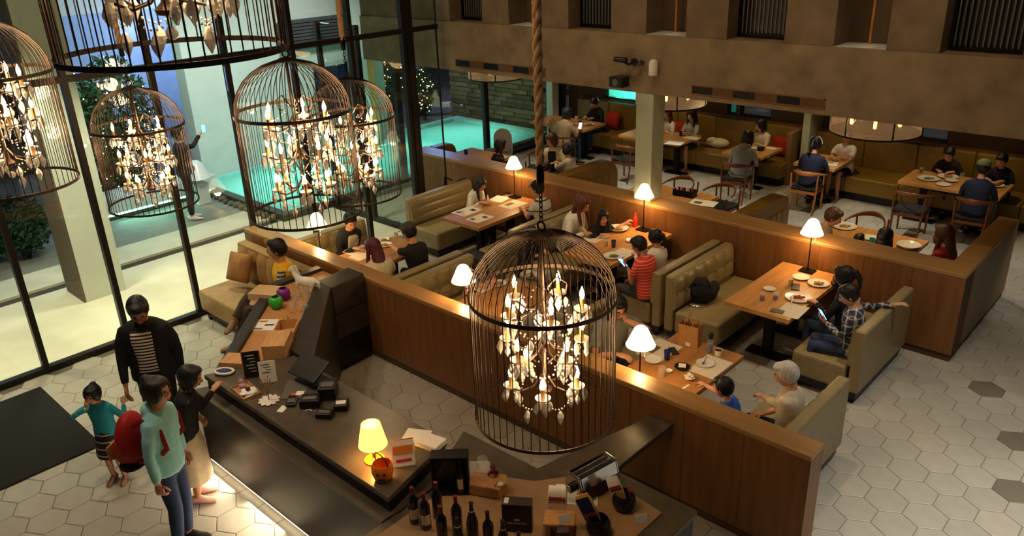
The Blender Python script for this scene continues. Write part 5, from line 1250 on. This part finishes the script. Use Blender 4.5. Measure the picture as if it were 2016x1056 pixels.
for k in range(6): MB().lathe([(.022, .011), (.022, .11), (.012, .13)], 10, (-.12+.048*k, -.03+.05*(k % 2), 0)).build('shaker', ('white_ceramic', 'pink', 'food_red')[k % 3], c, 50)
mat_('stack of menus at the right end of the empty table', 1385, 400, .40, .28, .2, mat='paper_white', name='menu_card', cat='menu', prints=1); mat_('pale placemat at the left end of the empty table', 1262, 378, .36, .26, 0)
plate('big white bowl before the red sweater woman', 1788, 488, r=.15, deep=.05); plate('yellow platter before the brown-haired person', 1662, 447, r=.17, food='food'); tumbler('turquoise cup behind the middle partition', 1716, 482, mat='cyan_plastic', h=.09, r=.038); plate('white plate between the two black heads', 1712, 470, r=.11)
tumbler('blue drinking bottle by the child seat', 918, 312, mat='blue_print', h=.17, r=.035); plate('pale board of food by the pool window', 985, 312, r=.14, food='food')
plate('small plate before the cream jacket woman', 1062, 322, r=.09, food='food')
# --- bags, cushions, coats
def lump(name, label, cat, px, py, z, r, mat, rz=0, seed=1, it=3):
    rr = random.Random(seed); t = put(name, label, cat, px, py, z, rz); mb = MB()
    mb.ell((0, 0, r[2]*.9), r, None, 14, 9)
    for k in range(5): mb.ell((rr.uniform(-.75, .75)*r[0], rr.uniform(-.7, .7)*r[1], r[2]*rr.uniform(.4, 1.6)), (r[0]*.55, r[1]*.5, r[2]*.55), RZ(rr.random()*3), 10, 7)
    rm(mb, 'bag_body' if cat == 'bag' else 'cloth', mat, t, .016, it); return t
t = lump('shoulder_bag', 'black leather shoulder bag slumped on the tufted sofa', 'bag', 1380, 594, .43, (.20, .13, .15), 'dark_fabric', .4, 11); MB().tube([(-.12, -.05, .2), (-.06, -.1, .36), (.06, -.1, .36), (.12, -.05, .2)], .010, 6).build('strap', 'black_plastic', t, 60); MB().tube([(.1, -.12, .02), (.0, -.2, .02), (-.12, -.18, .02), (-.16, -.08, .03)], .007, 6).build('chain', 'steel', t, 60); MB().ell((.16, .02, .12), (.03, .04, .03), None, 8, 6).build('fluffy_charm', 'cl_cream', t, 60)
t = lump('backpack', 'black backpack behind the long-haired woman on the far sofa', 'bag', 910, 398, .43, (.11, .15, .22), 'dark_fabric', 0, 5); MB().tube([(-.05, -.16, .42), (-.18, -.2, .47), (-.2, -.2, .3), (-.1, -.17, .1)], .016, 6).build('strap', 'black_plastic', t, 60)
lump('white_bag', 'crumpled white bag on the banquette beside the grey top woman', 'bag', 1415, 290, .45, (.22, .16, .10), 'cl_cream', .3, 8)
lump('coat', 'beige coat draped over the far armchair', 'coat', 1104, 282, .44, (.25, .10, .26), 'cl_tan', .1, 9)
lump('handbag', 'dark handbag on the olive sofa left of the front lamp', 'bag', 838, 574, .43, (.10, .10, .08), 'dark_fabric', .3, 4)
def cushion(label, px, py, z, mat, rz, tilt=1.2, r=.22):
    cu = MB(); cu.ell((0, 0, 0), (r, r, .075), None, 16, 8)
    for i, v in enumerate(cu.v):
        x_, y_, z_ = v; k = max(abs(x_), abs(y_))/(math.hypot(x_, y_)+1e-6); cu.v[i] = (x_/max(k, .5)*.82, y_/max(k, .5)*.82, z_)
    q = GY(px, py, 14.84); o = cu.build('cushion', mat, None, 180, loc=(q.x, 14.84, .66)); o.rotation_euler = (tilt, 0, rz*.3); return tag(o, label, 'cushion')
cushion('red cushion leaning beside the man in black at the far table', 1206, 236, .70, 'red_fabric', .5); cushion('red cushion between the two women right of the pillar', 1336, 240, .70, 'red_fabric', 0); cushion('red cushion at the right end of the left banquette', 1537, 280, .70, 'red_fabric', -.2)
o = PP['h1']['o']; hh = PP['h1']; 
hb = MB(); c0 = hh['H']; R0 = hh['R']; k = hh['s']*1.1
hb.tube([c0+R0@(Vector((.112*math.cos(a*PI/9), .02*0+(.0)*1, 0))+Vector((0, -.005, .02+.125*math.sin(a*PI/9))))*1.0 for a in range(0, 10)], [(.014, .006)]*10, 6, side=(0, 1, 0))
for i, v in enumerate(hb.v): hb.v[i] = tuple(o.matrix_basis.inverted()@Vector(v))
hb.build('headband', 'cl_white', o, 60)
# --- red backpack on the aqua jacket woman
h = PP['teal']; o = h['o']; a = o.rotation_euler[2]
q = o.location+RZ(a)@Vector((0, -.24, 1.10)); t = thing('backpack', 'red backpack worn by the woman in aqua jacket', 'bag', q.to_tuple(), a)
mb = MB(); mb.ell((0, 0, 0), (.17, .11, .24), None, 16, 12); mb.ell((0, -.05, -.09), (.15, .10, .14), None, 14, 9); rm(mb, 'bag_body', 'backpack_red', t, .014, 4)
bx(-.12, .12, -.165, -.15, -.15, -.02).build('front_pocket', 'ochre_bag', t, bevel=.01); mb = MB(); mb.ell((0, -.02, -.21), (.16, .11, .06), None, 14, 8); mb.build('bag_base', 'dark_fabric', t, 60)
for sx in (-1, 1): MB().tube([(sx*.10, .09, .18), (sx*.13, .20, .25), (sx*.14, .34, .16), (sx*.14, .36, .0), (sx*.13, .22, -.14), (sx*.11, .08, -.16)], [(.022, .006)]*6, 6).build('strap', 'red_fabric', t, 60)
# --- phones held
h = PP['yellow']; w = h['W'][1]; t = thing('mobile_phone', 'yellow phone held to the ear of the man in yellow vest', 'phone', (w.x+.03, w.y-.03, w.z+.10)); t.rotation_euler = (1.35, .2, .6+PI); bx(-.036, .036, -.075, .075, 0, .010).build('case', 'yellow_plastic', t, bevel=.004); bx(-.032, .032, -.068, .068, .0101, .0108).build('screen', 'black_plastic', t)
h = PP['selfie']; w = h['W'][1]; phone('phone held up by the person outside', (w.x+.03, w.y+.08, w.z+.10), (1.3, 0, .9))
# lamp form outdoors, standing in for a table lamp's reflection in the glass
q = G(399, 400, 0); t = thing('reflection_lamp', 'white shaded lamp form on a pale plinth standing in for a lamp reflection', 'lamp', (q.x, q.y, 0)); bx(-.13, .13, -.13, .13, 0, .42).build('plinth', 'stucco', t, bevel=.01); MB().lathe([(.02, .42), (.02, .55)], 10).build('stem', 'steel', t); MB().lathe([(.24, .52), (.23, .53), (.13, .80), (.06, .86), (.001, .87)], 24).build('lamp_shade', 'white_ceramic', t, 50)

# ------------------------------------------------------------------ on the reception counter
t = put('counter_lamp', 'small lit yellow table lamp on the reception counter', 'lamp', 738, 906, ZC); t.scale = (1.12, 1.12, 1.12)
MB().lathe([(.068, 0), (.072, .008), (.06, .018), (.015, .026)], 24).build('base', 'yellow_plastic', t, 40); MB().lathe([(.012, .02), (.018, .06), (.009, .10), (.009, .2)], 12).build('stem', 'chair_wood_light', t, 50)
MB().lathe([(.098, .13), (.100, .13), (.066, .295), (.064, .295), (.098, .13)], 28).build('lamp_shade', 'shade_glow_yellow', t, 40); MB().ell((0, 0, .22), .026, None, 10, 8).build('bulb', 'bulb_glow', t, 60)
mb = MB(); [mb.ell((.085, -.03, .12-.012*k), .004, None, 6, 4) for k in range(5)]; mb.build('pull_chain', 'steel', t)
lamp('POINT', (0, 0, .19), 10, (255, 200, 110), .03, name='counter_lamp_light', parent=t)
t = put('pumpkin_bucket', 'orange pumpkin bucket with a handle beside the counter lamp', 'bucket', 755, 943, ZC)
MB().lathe([(.05, 0), (.068, .02), (.082, .07), (.080, .12), (.070, .142), (.067, .142), (.076, .12), (.077, .07), (.062, .025), (.001, .012)], 26).build('bucket_body', 'orange_plastic', t, 60)
MB().tube([(-.072, 0, .135), (-.07, -.01, .19), (-.03, -.02, .235), (.03, -.02, .235), (.07, -.01, .19), (.072, 0, .135)], .0045, 6).build('handle', 'black_plastic', t, 60)
fa = math.atan2(-t.location.y, -t.location.x)
for (da, z, w_, h_) in ((-.3, .09, .02, .02), (.3, .09, .02, .02), (0, .045, .05, .012)):
    a = fa-.2+da; rr = .0825 if z > .06 else .078; m3 = RZ(a); MB().obox(m3@Vector((rr, 0, z)), (.006, w_, h_), m3).build('face_mark', 'black_plastic', t)
t = put('tent_card', 'orange and white tent card standing beside the pumpkin bucket', 'card', 795, 905, ZC+.006, .95)
MB().obox((0, .045, .09), (.17, .004, .2), Matrix.Rotation(.38, 3, 'X')).build('back_panel', 'orange_print', t); MB().obox((0, -.045, .09), (.17, .004, .2), Matrix.Rotation(-.38, 3, 'X')).build('front_panel', 'paper_white', t)
MB().obox((0, -.046, .125), (.15, .004, .06), Matrix.Rotation(-.38, 3, 'X')).build('print_block', 'orange_print', t); MB().obox((.0, -.070, .04), (.12, .003, .022), Matrix.Rotation(-.38, 3, 'X')).build('print_block', 'red_print', t)
for k, (px, py, rz, n) in enumerate([(822, 862, .5, 6), (848, 876, .2, 10)]):
    t = put('paper_stack', ['left stack of white papers at the back edge of the counter', 'right stack of white papers at the back corner of the counter'][k], 'papers', px, py, ZC, rz)
    for q in range(n): MB().obox((0, 0, .004+.0045*q), (.21, .15, .004), RZ(random.uniform(-.05, .05))).build('sheet', 'paper_white', t)
t = put('pos_terminal', 'black touchscreen till angled away on the counter', 'till', 612, 752, ZC, .1)
MB().obox((0, 0, .15), (.36, .022, .24), Matrix.Rotation(-1.05, 3, 'X')).build('display', 'black_plastic', t, bevel=.006); MB().tube([(0, .02, .02), (0, .0, .13)], .03, 10).build('stand', 'black_plastic', t); bx(-.13, .13, -.08, .12, 0, .025).build('foot', 'black_plastic', t, bevel=.006)
MB().obox((0, .007, .163), (.34, .003, .22), Matrix.Rotation(-1.05, 3, 'X')).build('screen', 'steel_dark', t)
for (px, py, sx, sy, sz, rz, nm, lb, cat) in [(648, 778, .15, .2, .12, .8, 'receipt_printer', 'black receipt printer at the rear of the counter', 'printer'), (612, 798, .17, .13, .08, .8, 'cash_tray', 'black cash tray in front of the till', 'tray'), (673, 803, .12, .14, .06, .8, 'label_printer', 'black label printer with paper slip right of the till', 'printer'),
                                     (640, 820, .14, .1, .05, .6, 'card_reader', 'black card reader dock with a wire at the counter middle', 'card reader'), (575, 793, .09, .16, .03, .8, 'calculator', 'black calculator lying on the counter', 'calculator')]:
    t = put(nm, lb, cat, px, py, ZC, rz); bx(-sx/2, sx/2, -sy/2, sy/2, 0, sz).build('case', 'black_plastic', t, bevel=.01)
    bx(-sx*.35, sx*.35, -sy*.3, sy*.1, sz+.0005, sz+.004).build('panel', 'grey_plastic' if nm != 'label_printer' else 'paper_white', t)
    if nm == 'card_reader': MB().tube([(-.06, 0, .03), (-.1, -.06, .1), (-.16, -.08, .09), (-.22, -.06, .004)], .004, 6).build('wire', 'steel', t, 60)
t = put('clipboard', 'dark clipboard with a red and white card on the counter', 'clipboard', 583, 768, ZC, .75); bx(-.11, .11, -.16, .16, 0, .006).build('board', 'grey_plastic', t); bx(-.02, .06, -.15, -.06, .0061, .009).build('card', 'red_print', t); bx(.02, .09, -.11, -.04, .0091, .011).build('ticket', 'paper_white', t)
solo(bx(-.03, .03, -.05, .05, 0, .004), 'receipt', 'paper_white', 'small green white receipt on the front of the counter', 'paper', 556, 806, ZC, .5)
# left corner of the counter
for k, (px, py, w_, h_, mt, lb) in enumerate([(500, 742, .16, .26, 'black_plastic', 'black chalk menu board standing on the counter corner'), (530, 752, .15, .21, 'paper_white', 'white printed card standing right of the chalk board')]):
    t = put('sign_board', lb, 'sign', px, py, ZC+.006, .95); MB().obox((0, 0, h_/2), (w_, .008, h_), Matrix.Rotation(-.12, 3, 'X')).build('board', mt, t)
    if k == 0:
        f = MB(); 
        for sx in (-1, 1): f.obox((sx*w_/2, 0, h_/2), (.008, .014, h_+.01), Matrix.Rotation(-.12, 3, 'X'))
        f.build('frame', 'chair_wood_light', t)
    for q in range(6 if k == 0 else 4): MB().obox((.012*((q*7) % 3-1), -.0055-.12*(0-(.0)), h_*(.85-.12*q)), (w_*(.5-.1*(q % 3)), .0016, .007), Matrix.Rotation(-.12, 3, 'X')).build('lettering', 'chalk' if k == 0 else 'grey_plastic', t, loc=(0, .12*(h_*(.85-.12*q)-h_/2), 0))
    MB().obox((0, .05, h_*.3), (.03, .006, h_*.62), Matrix.Rotation(.25, 3, 'X')).build('strut', mt, t)
t = put('pastry_tray', 'small wooden tray with pink rabbit and napkins at the counter corner', 'tray', 485, 772, ZC, -.1); bx(-.13, .13, -.075, .075, 0, .008).build('tray', 'box_wood', t)
f = MB(); f.box(-.13, .13, -.083, -.075, 0, .022).box(-.13, .13, .075, .083, 0, .022).box(-.138, -.13, -.083, .083, 0, .022).box(.13, .138, -.083, .083, 0, .022); f.build('rim', 'box_wood', t)
mb = MB(); mb.ell((-.07, .0, .035), (.035, .03, .03), None, 10, 7); mb.ell((-.085, 0, .075), (.024, .022, .024), None, 10, 7); mb.ell((-.09, .012, .105), (.007, .005, .024), None, 7, 6); mb.ell((-.09, -.012, .105), (.007, .005, .024), None, 7, 6); mb.build('rabbit', 'pink', t, 60)
for q in range(5): MB().obox((.06, 0, .012+.006*q), (.12, .11, .005), RZ(.3*q)).build('napkin', 'paper_white', t)
MB().ell((.05, .0, .055), (.022, .022, .02), None, 9, 7).build('chestnut', 'hair_brown', t, 60)
t = put('shell_dish', 'pale petal dish with a dried branch on the counter edge', 'dish', 530, 790, ZC); mb = MB()
for q in range(10): a = q*2*PI/10; mb.ell((.055*math.cos(a), .055*math.sin(a), .010), (.045, .026, .007), RZ(a), 8, 5)
mb.ell((0, 0, .008), (.05, .05, .007), None, 12, 6); mb.build('petals', 'white_ceramic', t, 60); mb = MB(); mb.tube([(0, 0, .01), (.004, 0, .1)], .005, 6)
for q in range(16): a = q*2.4; mb.tube([(.004, 0, .06+.004*q), (.03*math.cos(a), .03*math.sin(a), .12+.004*q), (.045*math.cos(a), .045*math.sin(a), .16+.005*q)], [.002, .0018, .004], 5)
mb.build('dried_branch', 'dry_stem', t)
t = put('round_clock', 'small white oval handheld counter bell device at the counter tip', 'device', 442, 735, ZC, .6); mb = MB(); mb.tube([(.09*math.cos(q*PI/8), .055*math.sin(q*PI/8), .02) for q in range(16)], .014, 7, closed=True); mb.build('rim', 'white_ceramic', t, 60); MB().ell((0, 0, .018), (.085, .05, .018), None, 14, 7).build('face', 'blue_print', t, 60)
# --- display wing (shelf z .96)
ZS = ZC-.04
def wood_box(name, label, px, py, w_, d_, h_, rz, mat, lid=False, zz=ZS):
    t = put(name, label, 'box', px, py, zz, rz); bx(-w_, w_, -d_, d_, 0, .012).build('bottom', mat, t)
    for (a, b_, c, d) in ((-w_, w_, -d_, -d_+.012), (-w_, w_, d_-.012, d_), (-w_, -w_+.012, -d_+.0121, d_-.0121), (w_-.012, w_, -d_+.0121, d_-.0121)): bx(a, b_, c, d, .0121, h_).build('side', mat, t)
    if lid: bx(-w_, w_, -d_, d_, h_+.0005, h_+.012).build('lid', mat, t)
    return t
wood_box('wooden_crate', 'open wooden crate on the display shelf behind the lidded box', 566, 662, .11, .16, .12, .78, 'crate_wood'); wood_box('wooden_box', 'lidded wooden box behind the white card', 550, 698, .11, .17, .17, .78, 'crate_wood', True); wood_box('low_box', 'low wooden box at the near corner of the display shelf', 470, 722, .14, .10, .08, .6, 'crate_wood', True)
wood_box('carton', 'pale cardboard carton beside the purple ball', 527, 584, .17, .13, .07, .5, 'cardboard', True)
mat_('white printed newspaper on the display shelf', 525, 640, .30, .26, .7, z=ZS+.001, mat='paper_white', name='newspaper', cat='newspaper', prints=3)
for (px, py, mt, lb) in ((545, 607, 'green_plastic', 'green plastic pumpkin bucket on the display shelf'), (560, 590, 'purple_plastic', 'purple plastic pumpkin bucket behind the green one')):
    t = put('pumpkin_bucket', lb, 'bucket', px, py, ZS); MB().lathe([(.04, 0), (.068, .03), (.08, .075), (.07, .12), (.045, .142), (.04, .142), (.065, .115), (.075, .075), (.062, .03), (.001, .01)], 24).build('bucket_body', mt, t, 60); MB().tube([(-.05, 0, .138), (-.075, .02, .11), (-.086, .03, .07), (-.06, .07, .03)], .004, 6).build('handle', 'black_plastic', t, 60)
t = put('bee_toy', 'little yellow and black toy on the display shelf', 'toy', 564, 632, ZS); MB().ell((0, 0, .025), (.035, .026, .025), None, 12, 8).build('body', 'yellow_plastic', t, 60); MB().ell((.036, 0, .032), (.018, .018, .018), None, 9, 7).build('head', 'black_plastic', t, 60); MB().tube([(0, .027*math.cos(q*PI/6), .025+.026*math.sin(q*PI/6)) for q in range(12)], .004, 5, closed=True).build('band', 'black_plastic', t)
rr = random.Random(5); gm = [MB().lathe([(.022, 0), (.022, .003), (.004, .006), (.004, .05), (.026, .075), (.028, .12), (.026, .12), (.024, .078), (.001, .055)], 14).mesh('goblet', 'tumbler_glass', 40)]
for k in range(12):
    px, py = 585+rr.uniform(-14, 22), 628-rr.uniform(0, 55); px += (628-py)*.35
    q = G(px, py, ZS); t = tag(obj('goblet', gm[0], None, loc=q.to_tuple()), 'one of the small clear goblets clustered before the horse figure', 'glass', 'goblets clustered on the display shelf')
# white horse figure
t = put('horse_figure', 'white rearing horse figurine on the display shelf', 'figurine', 607, 585, ZS, math.radians(200)); mb = MB()
mb.ell((0, 0, .19), (.12, .055, .062), None, 14, 9); mb.ell((.09, 0, .2), (.05, .05, .06), None, 10, 8); mb.ell((-.09, 0, .2), (.055, .055, .06), None, 10, 8)
mb.tube([(.10, 0, .22), (.145, 0, .28), (.155, 0, .33)], [.042, .034, .028], 10); mb.tube([(.145, 0, .345), (.19, 0, .32), (.225, 0, .295)], [.03, .026, .018], 10)
for y in (-.012, .012): mb.tube([(.145, y, .36), (.142, y*1.3, .39)], [.009, .003], 6)
for (x, y, kx, fx) in ((.10, .03, .11, .10), (.10, -.03, .15, .13), (-.10, .03, -.09, -.115), (-.10, -.03, -.12, -.14)): mb.tube([(x, y, .18), (kx, y, .10), (fx, y, .0)], [.026, .015, .013], 8)
mb.tube([(-.13, 0, .23), (-.17, 0, .20), (-.18, 0, .11)], [.018, .022, .008], 8); rm(mb, 'horse_body', 'white_ceramic', t, .009, 3)
mb = MB(); [mb.ell((.12-.008*q+.02*(q > 4), 0, .34-.022*q+.02), (.018, .010, .02), None, 7, 5) for q in range(6)]; mb.build('mane', 'white_ceramic', t, 60)
# ------------------------------------------------------------------ on the wine counter
ZM = ZW+.0065
def bottle(label, px, py, cap, lab=True, kind=0):
    q = G(px, py, ZM+.305); t = thing('wine_bottle', label, 'bottle', (q.x, q.y, ZM), 0, 'wine bottles on the display counter')
    prof = [(.034, 0), (.038, .006), (.038, .18), (.034, .205), (.017, .235), (.0135, .25), (.0135, .295), (.015, .296), (.015, .303), (.001, .304)] if kind == 0 else [(.038, 0), (.042, .006), (.042, .13), (.034, .175), (.018, .235), (.0135, .26), (.0135, .295), (.0155, .296), (.0155, .303), (.001, .304)]
    MB().lathe(prof, 20).build('glass', 'bottle_dark', t, 40); MB().lathe([(.0142, .245), (.0142, .294), (.0158, .296), (.0158, .3045), (.001, .3055)], 14).build('capsule', cap, t, 40)
    rl = .0388 if kind == 0 else .0428
    if lab:
        fa = math.atan2(-q.y, -q.x); vs = []; 
        for j in (.05, .135): vs += [(rl*math.cos(fa-.9+.225*i), rl*math.sin(fa-.9+.225*i), j) for i in range(9)]
        MB().add(vs, [(i, i+1, 10+i, 9+i) for i in range(8)]).build('bottle_label', 'label_paper', t)
    if kind: MB().lathe([(.0146, .238), (.0185, .225), (.0188, .235), (.0150, .246)], 14).build('neck_label', 'label_paper', t)
    return t
for i, (px, py, cap, lab, kd, lb) in enumerate([(810, 960, 'bottle_red', True, 0, 'red capped wine bottle with white label nearest the counter end'), (833, 971, 'bottle_red', True, 0, 'red capped wine bottle with white label, second from the counter'), (857, 950, 'bottle_red', False, 0, 'red capped dark wine bottle just before the black gift box'), (866, 997, 'bottle_red', False, 0, 'red capped wine bottle in the front of the row'),
        (896, 977, 'bottle_red', False, 0, 'red capped wine bottle right of the black gift box front'), (899, 1020, 'black_plastic', False, 1, 'black capped wine bottle with white neck ring, front left'), (927, 990, 'black_plastic', False, 1, 'sloping dark wine bottle with neck ring beside the wooden block'), (959, 1008, 'black_plastic', False, 0, 'sloping dark wine bottle without a neck ring'), (989, 1025, 'black_plastic', False, 1, 'dark wine bottle with neck ring before the black lettered box'), (1021, 1048, 'black_plastic', False, 0, 'wine bottle neck at the bottom edge before the black lettered box')]):
    bottle(lb, px, py, cap, lab, kd)
t = put('gift_box', 'tall open black wine gift box with a bottle inside', 'box', 890, 968, ZM, .75)
bx(-.14, .14, .05, .06, 0, .34).build('back_panel', 'black_plastic', t); bx(-.14, -.13, -.05, .05, 0, .34).build('side_panel', 'black_plastic', t); bx(.13, .14, -.05, .05, 0, .34).build('side_panel', 'black_plastic', t); bx(-.13, .13, -.05, .05, 0, .01).build('bottom_panel', 'black_plastic', t); bx(-.13, .13, -.05, .05, .33, .34).build('top_panel', 'black_plastic', t)
mb = MB(); mb.lathe([(.036, .012), (.036, .18), (.015, .24), (.014, .30), (.001, .301)], 18, (.07, -.01, 0)); mb.build('bottle', 'bottle_dark', t, 40); MB().lathe([(.0365, .05), (.0365, .14)], 18, (.07, -.01, 0)).build('bottle_label', 'steel', t); MB().obox((-.06, .046, .2), (.03, .004, .22), Matrix.Rotation(.45, 3, 'Y')).build('printed_bottle', 'steel_dark', t)
solo(MB().obox((0, 0, .09), (.2, .006, .18), Matrix.Rotation(-.2, 3, 'X')), 'info_card', 'paper_white', 'white card standing behind the wooden block', 'card', 940, 950, ZM, .7)
t = put('wood_block', 'thick wooden slab block under the wine glass', 'block', 962, 966, ZM, .6); MB().prism([(-.14, -.07), (.10, -.10), (.15, -.02), (.13, .08), (-.13, .09)], 0, .10).build('slab', 'box_wood', t, bevel=.012); zb = ZM+.101
t = put('wine_glass', 'clear wine glass standing on the wooden block', 'glass', 952, 944, zb); MB().lathe([(.036, 0), (.036, .002), (.005, .006), (.004, .075), (.03, .095), (.044, .13), (.042, .17), (.036, .195), (.034, .195), (.04, .17), (.042, .13), (.028, .098), (.001, .082)], 22).build('vessel', 'tumbler_glass', t, 50)
t = put('grape_bunch', 'bunch of dark red grapes on the wooden block', 'grapes', 972, 938, zb); mb = MB(); [mb.ell((.03*math.sin(q*2.1)*(1-q/26), .03*math.cos(q*1.7)*(1-q/26), .012+.0045*q), .012, None, 7, 5) for q in range(18)]; mb.build('berries', 'grape', t, 60); MB().tube([(0, 0, .09), (.01, 0, .12)], .003, 5).build('stalk', 'leaf', t)
t = put('corkscrew', 'steel and wood corkscrew lying on the wooden block', 'corkscrew', 972, 965, zb, .4); MB().tube([(-.05, 0, .012), (.05, 0, .012)], .011, 9).build('handle', 'box_wood', t, 60); MB().tube([(0, .0, .012), (0, .05, .012), (0, .09, .01)], [.006, .004, .002], 7).build('worm', 'steel', t, 60); MB().ell((.03, .06, .014), (.026, .026, .013), None, 10, 7).build('stopper', 'crystal', t, 60)
t = put('lettered_box', 'upright black box with faint white lettering', 'box', 1020, 1040, ZM, .62); bx(-.105, .105, -.045, .045, 0, .23).build('case', 'black_plastic', t, bevel=.004); bx(-.105, .105, -.045, .045, .2305, .236).build('lid', 'dark_stone', t); bx(-.09, -.06, -.03, .03, .2365, .238).build('tab', 'chalk', t)
for q, (a, b_, z) in enumerate(((-.02, .02, .10), (-.07, -.035, .075), (-.03, .07, .075))): bx(a, b_, -.0465, -.0452, z, z+(.016 if q == 0 else .007)).build('lettering', 'chalk', t)
t = put('wood_riser', 'small wooden riser holding the flour bag', 'stool', 1102, 1046, ZM, .7); MB().prism([(-.115, -.075), (.10, -.085), (.115, .06), (-.10, .08)], .10, .125).build('top', 'box_wood', t, bevel=.008)
for sx in (-1, 1): bx(sx*.08-.014, sx*.08+.014, -.055, .055, 0, .10).build('support', 'box_wood', t)
zr = ZM+.1255
def packet(label, px, py, z, w_, d_, h_, mats, rz=0, tilt=None):
    t = put('packet', label, 'packet', px, py, z, rz); 
    if tilt: t.rotation_euler = (*tilt, rz)
    mb = MB(); rg = []
    for zz, a, b_ in ((0, .9, .9), (.1, 1, 1), (.75, 1, 1), (.88, .95, .6), (1, .92, .12)): rg.append([(a*w_*x, b_*d_*y, zz*h_) for x, y in ((-1, -1), (1, -1), (1, 1), (-1, 1))])
    mb.rings(rg); mb.build('bag', mats[0], t, 60)
    for q, (z0, z1, m_) in enumerate(mats[1]): bx(-w_*.92, w_*.92, -d_-.002, -d_+.001, h_*z0, h_*z1).build('print_block', m_, t)
    return t
packet('white flour bag with red and blue print on the wooden riser', 1098, 996, zr, .065, .038, .17, ('paper_white', [(.30, .42, 'food'), (.44, .50, 'blue_print'), (.52, .62, 'red_print')]), .6)
packet('grey green packet leaning at the wooden riser', 1108, 1056, ZM, .045, .03, .13, ('grey_plastic', [(.3, .7, 'paper_white')]), .8, (-.3, 0))
for q, (px, py, z, lb) in enumerate(((1112, 1030, zr, 'small white price card in front of the flour bag'), (1263, 1030, ZM, 'small white price card at the right end of the tan mat'))): solo(MB().obox((0, 0, .035), (.085, .003, .07), Matrix.Rotation(-.25, 3, 'X')), 'price_card', 'paper_white', lb, 'card', px, py, z, 1.0 if q == 0 else .9)
def pot(label, px, py): 
    t = put('black_pot', label, 'pot', px, py, ZM, 0); MB().lathe([(.05, 0), (.075, .02), (.088, .06), (.082, .10), (.066, .13), (.062, .13), (.077, .10), (.082, .06), (.06, .02), (.001, .012)], 24).build('vessel', 'black_plastic', t, 50); return t
pot('round black pot with a white pasta packet, behind', 1228, 1000); packet('white and yellow pasta packet standing in the rear black pot', 1222, 984, ZM+.05, .045, .022, .21, ('paper_white', [(.02, .45, 'pasta'), (.48, .54, 'blue_print'), (.56, .68, 'red_print')]), .65, (0, -.35))
t = put('red_flowers', 'little red dried flowers in the rear black pot', 'flowers', 1240, 992, ZM+.05); mb = MB(); [mb.tube([(.0, 0, 0), (.012*math.cos(q), .012*math.sin(q), .12)], .002, 5) for q in range(6)]; mb.build('stems', 'dry_stem', t); mb = MB(); [mb.ell((.014*math.cos(q*1.3), .014*math.sin(q*1.3), .115+.008*(q % 3)), .010, None, 6, 5) for q in range(9)]; mb.build('blooms', 'food_red', t)
pot('round black pot with blue pasta packet at the bottom edge', 1178, 1050); packet('dark blue pasta packet standing in the front black pot', 1172, 1030, ZM+.05, .05, .024, .26, ('pasta', [(.1, .3, 'blue_print'), (.32, .40, 'red_print'), (.42, .95, 'blue_print')]), .65, (0, -.4))
# chrome pasta machine
t = put('pasta_machine', 'chrome hand pasta machine on the display counter', 'machine', 1166, 968, ZM, math.radians(80)); t.scale = (1.4, 1.4, 1.4)
for x in (-.13, .13):
    mb = MB(); pr = [(-.06, 0), (.06, 0), (.065, .10), (.045, .17), (-.045, .17), (-.065, .10)]; mb.add([(x-.008, y, z) for y, z in pr]+[(x+.008, y, z) for y, z in pr], [tuple(range(5, -1, -1)), tuple(range(6, 12))]+[(i, (i+1) % 6, 6+(i+1) % 6, 6+i) for i in range(6)]); mb.build('end_plate', 'steel', t, bevel=.006)
bx(-.121, .121, -.05, .05, .01, .11).build('body', 'steel_dark', t)
MB().add([(-.121, -.066, .10), (.121, -.066, .10), (.121, -.048, .165), (-.121, -.048, .165), (-.121, -.06, .10), (.121, -.06, .10), (.121, -.042, .165), (-.121, -.042, .165)], [(0, 1, 2, 3), (7, 6, 5, 4), (0, 4, 5, 1), (3, 2, 6, 7), (0, 3, 7, 4), (1, 5, 6, 2)]).build('front_plate', 'steel', t)
MB().add([(-.121, .048, .165), (.121, .048, .165), (.121, .066, .10), (-.121, .066, .10), (-.121, .042, .165), (.121, .042, .165), (.121, .06, .10), (-.121, .06, .10)], [(0, 1, 2, 3), (7, 6, 5, 4), (0, 4, 5, 1), (3, 2, 6, 7), (0, 3, 7, 4), (1, 5, 6, 2)]).build('rear_plate', 'steel', t)
for y in (-.018, .018): MB().tube([(-.121, y, .150), (.121, y, .150)], .016, 14).build('roller', 'steel', t, 60)
MB().tube([(-.139, 0, .10), (-.165, 0, .10)], .026, 16).build('dial', 'black_plastic', t, 60); MB().ell((-.168, 0, .10), (.008, .022, .022), None, 12, 7).build('dial_cap', 'steel', t, 60)
t = put('white_leaflet', 'white leaflet spread under the pasta machine', 'paper', 1135, 975, ZM, .6); bx(-.16, .16, -.11, .11, 0, .002).build('sheet', 'paper_white', t); bx(.02, .10, -.06, .0, .0021, .0026).build('printed_picture', 'blue_print', t)
bake()
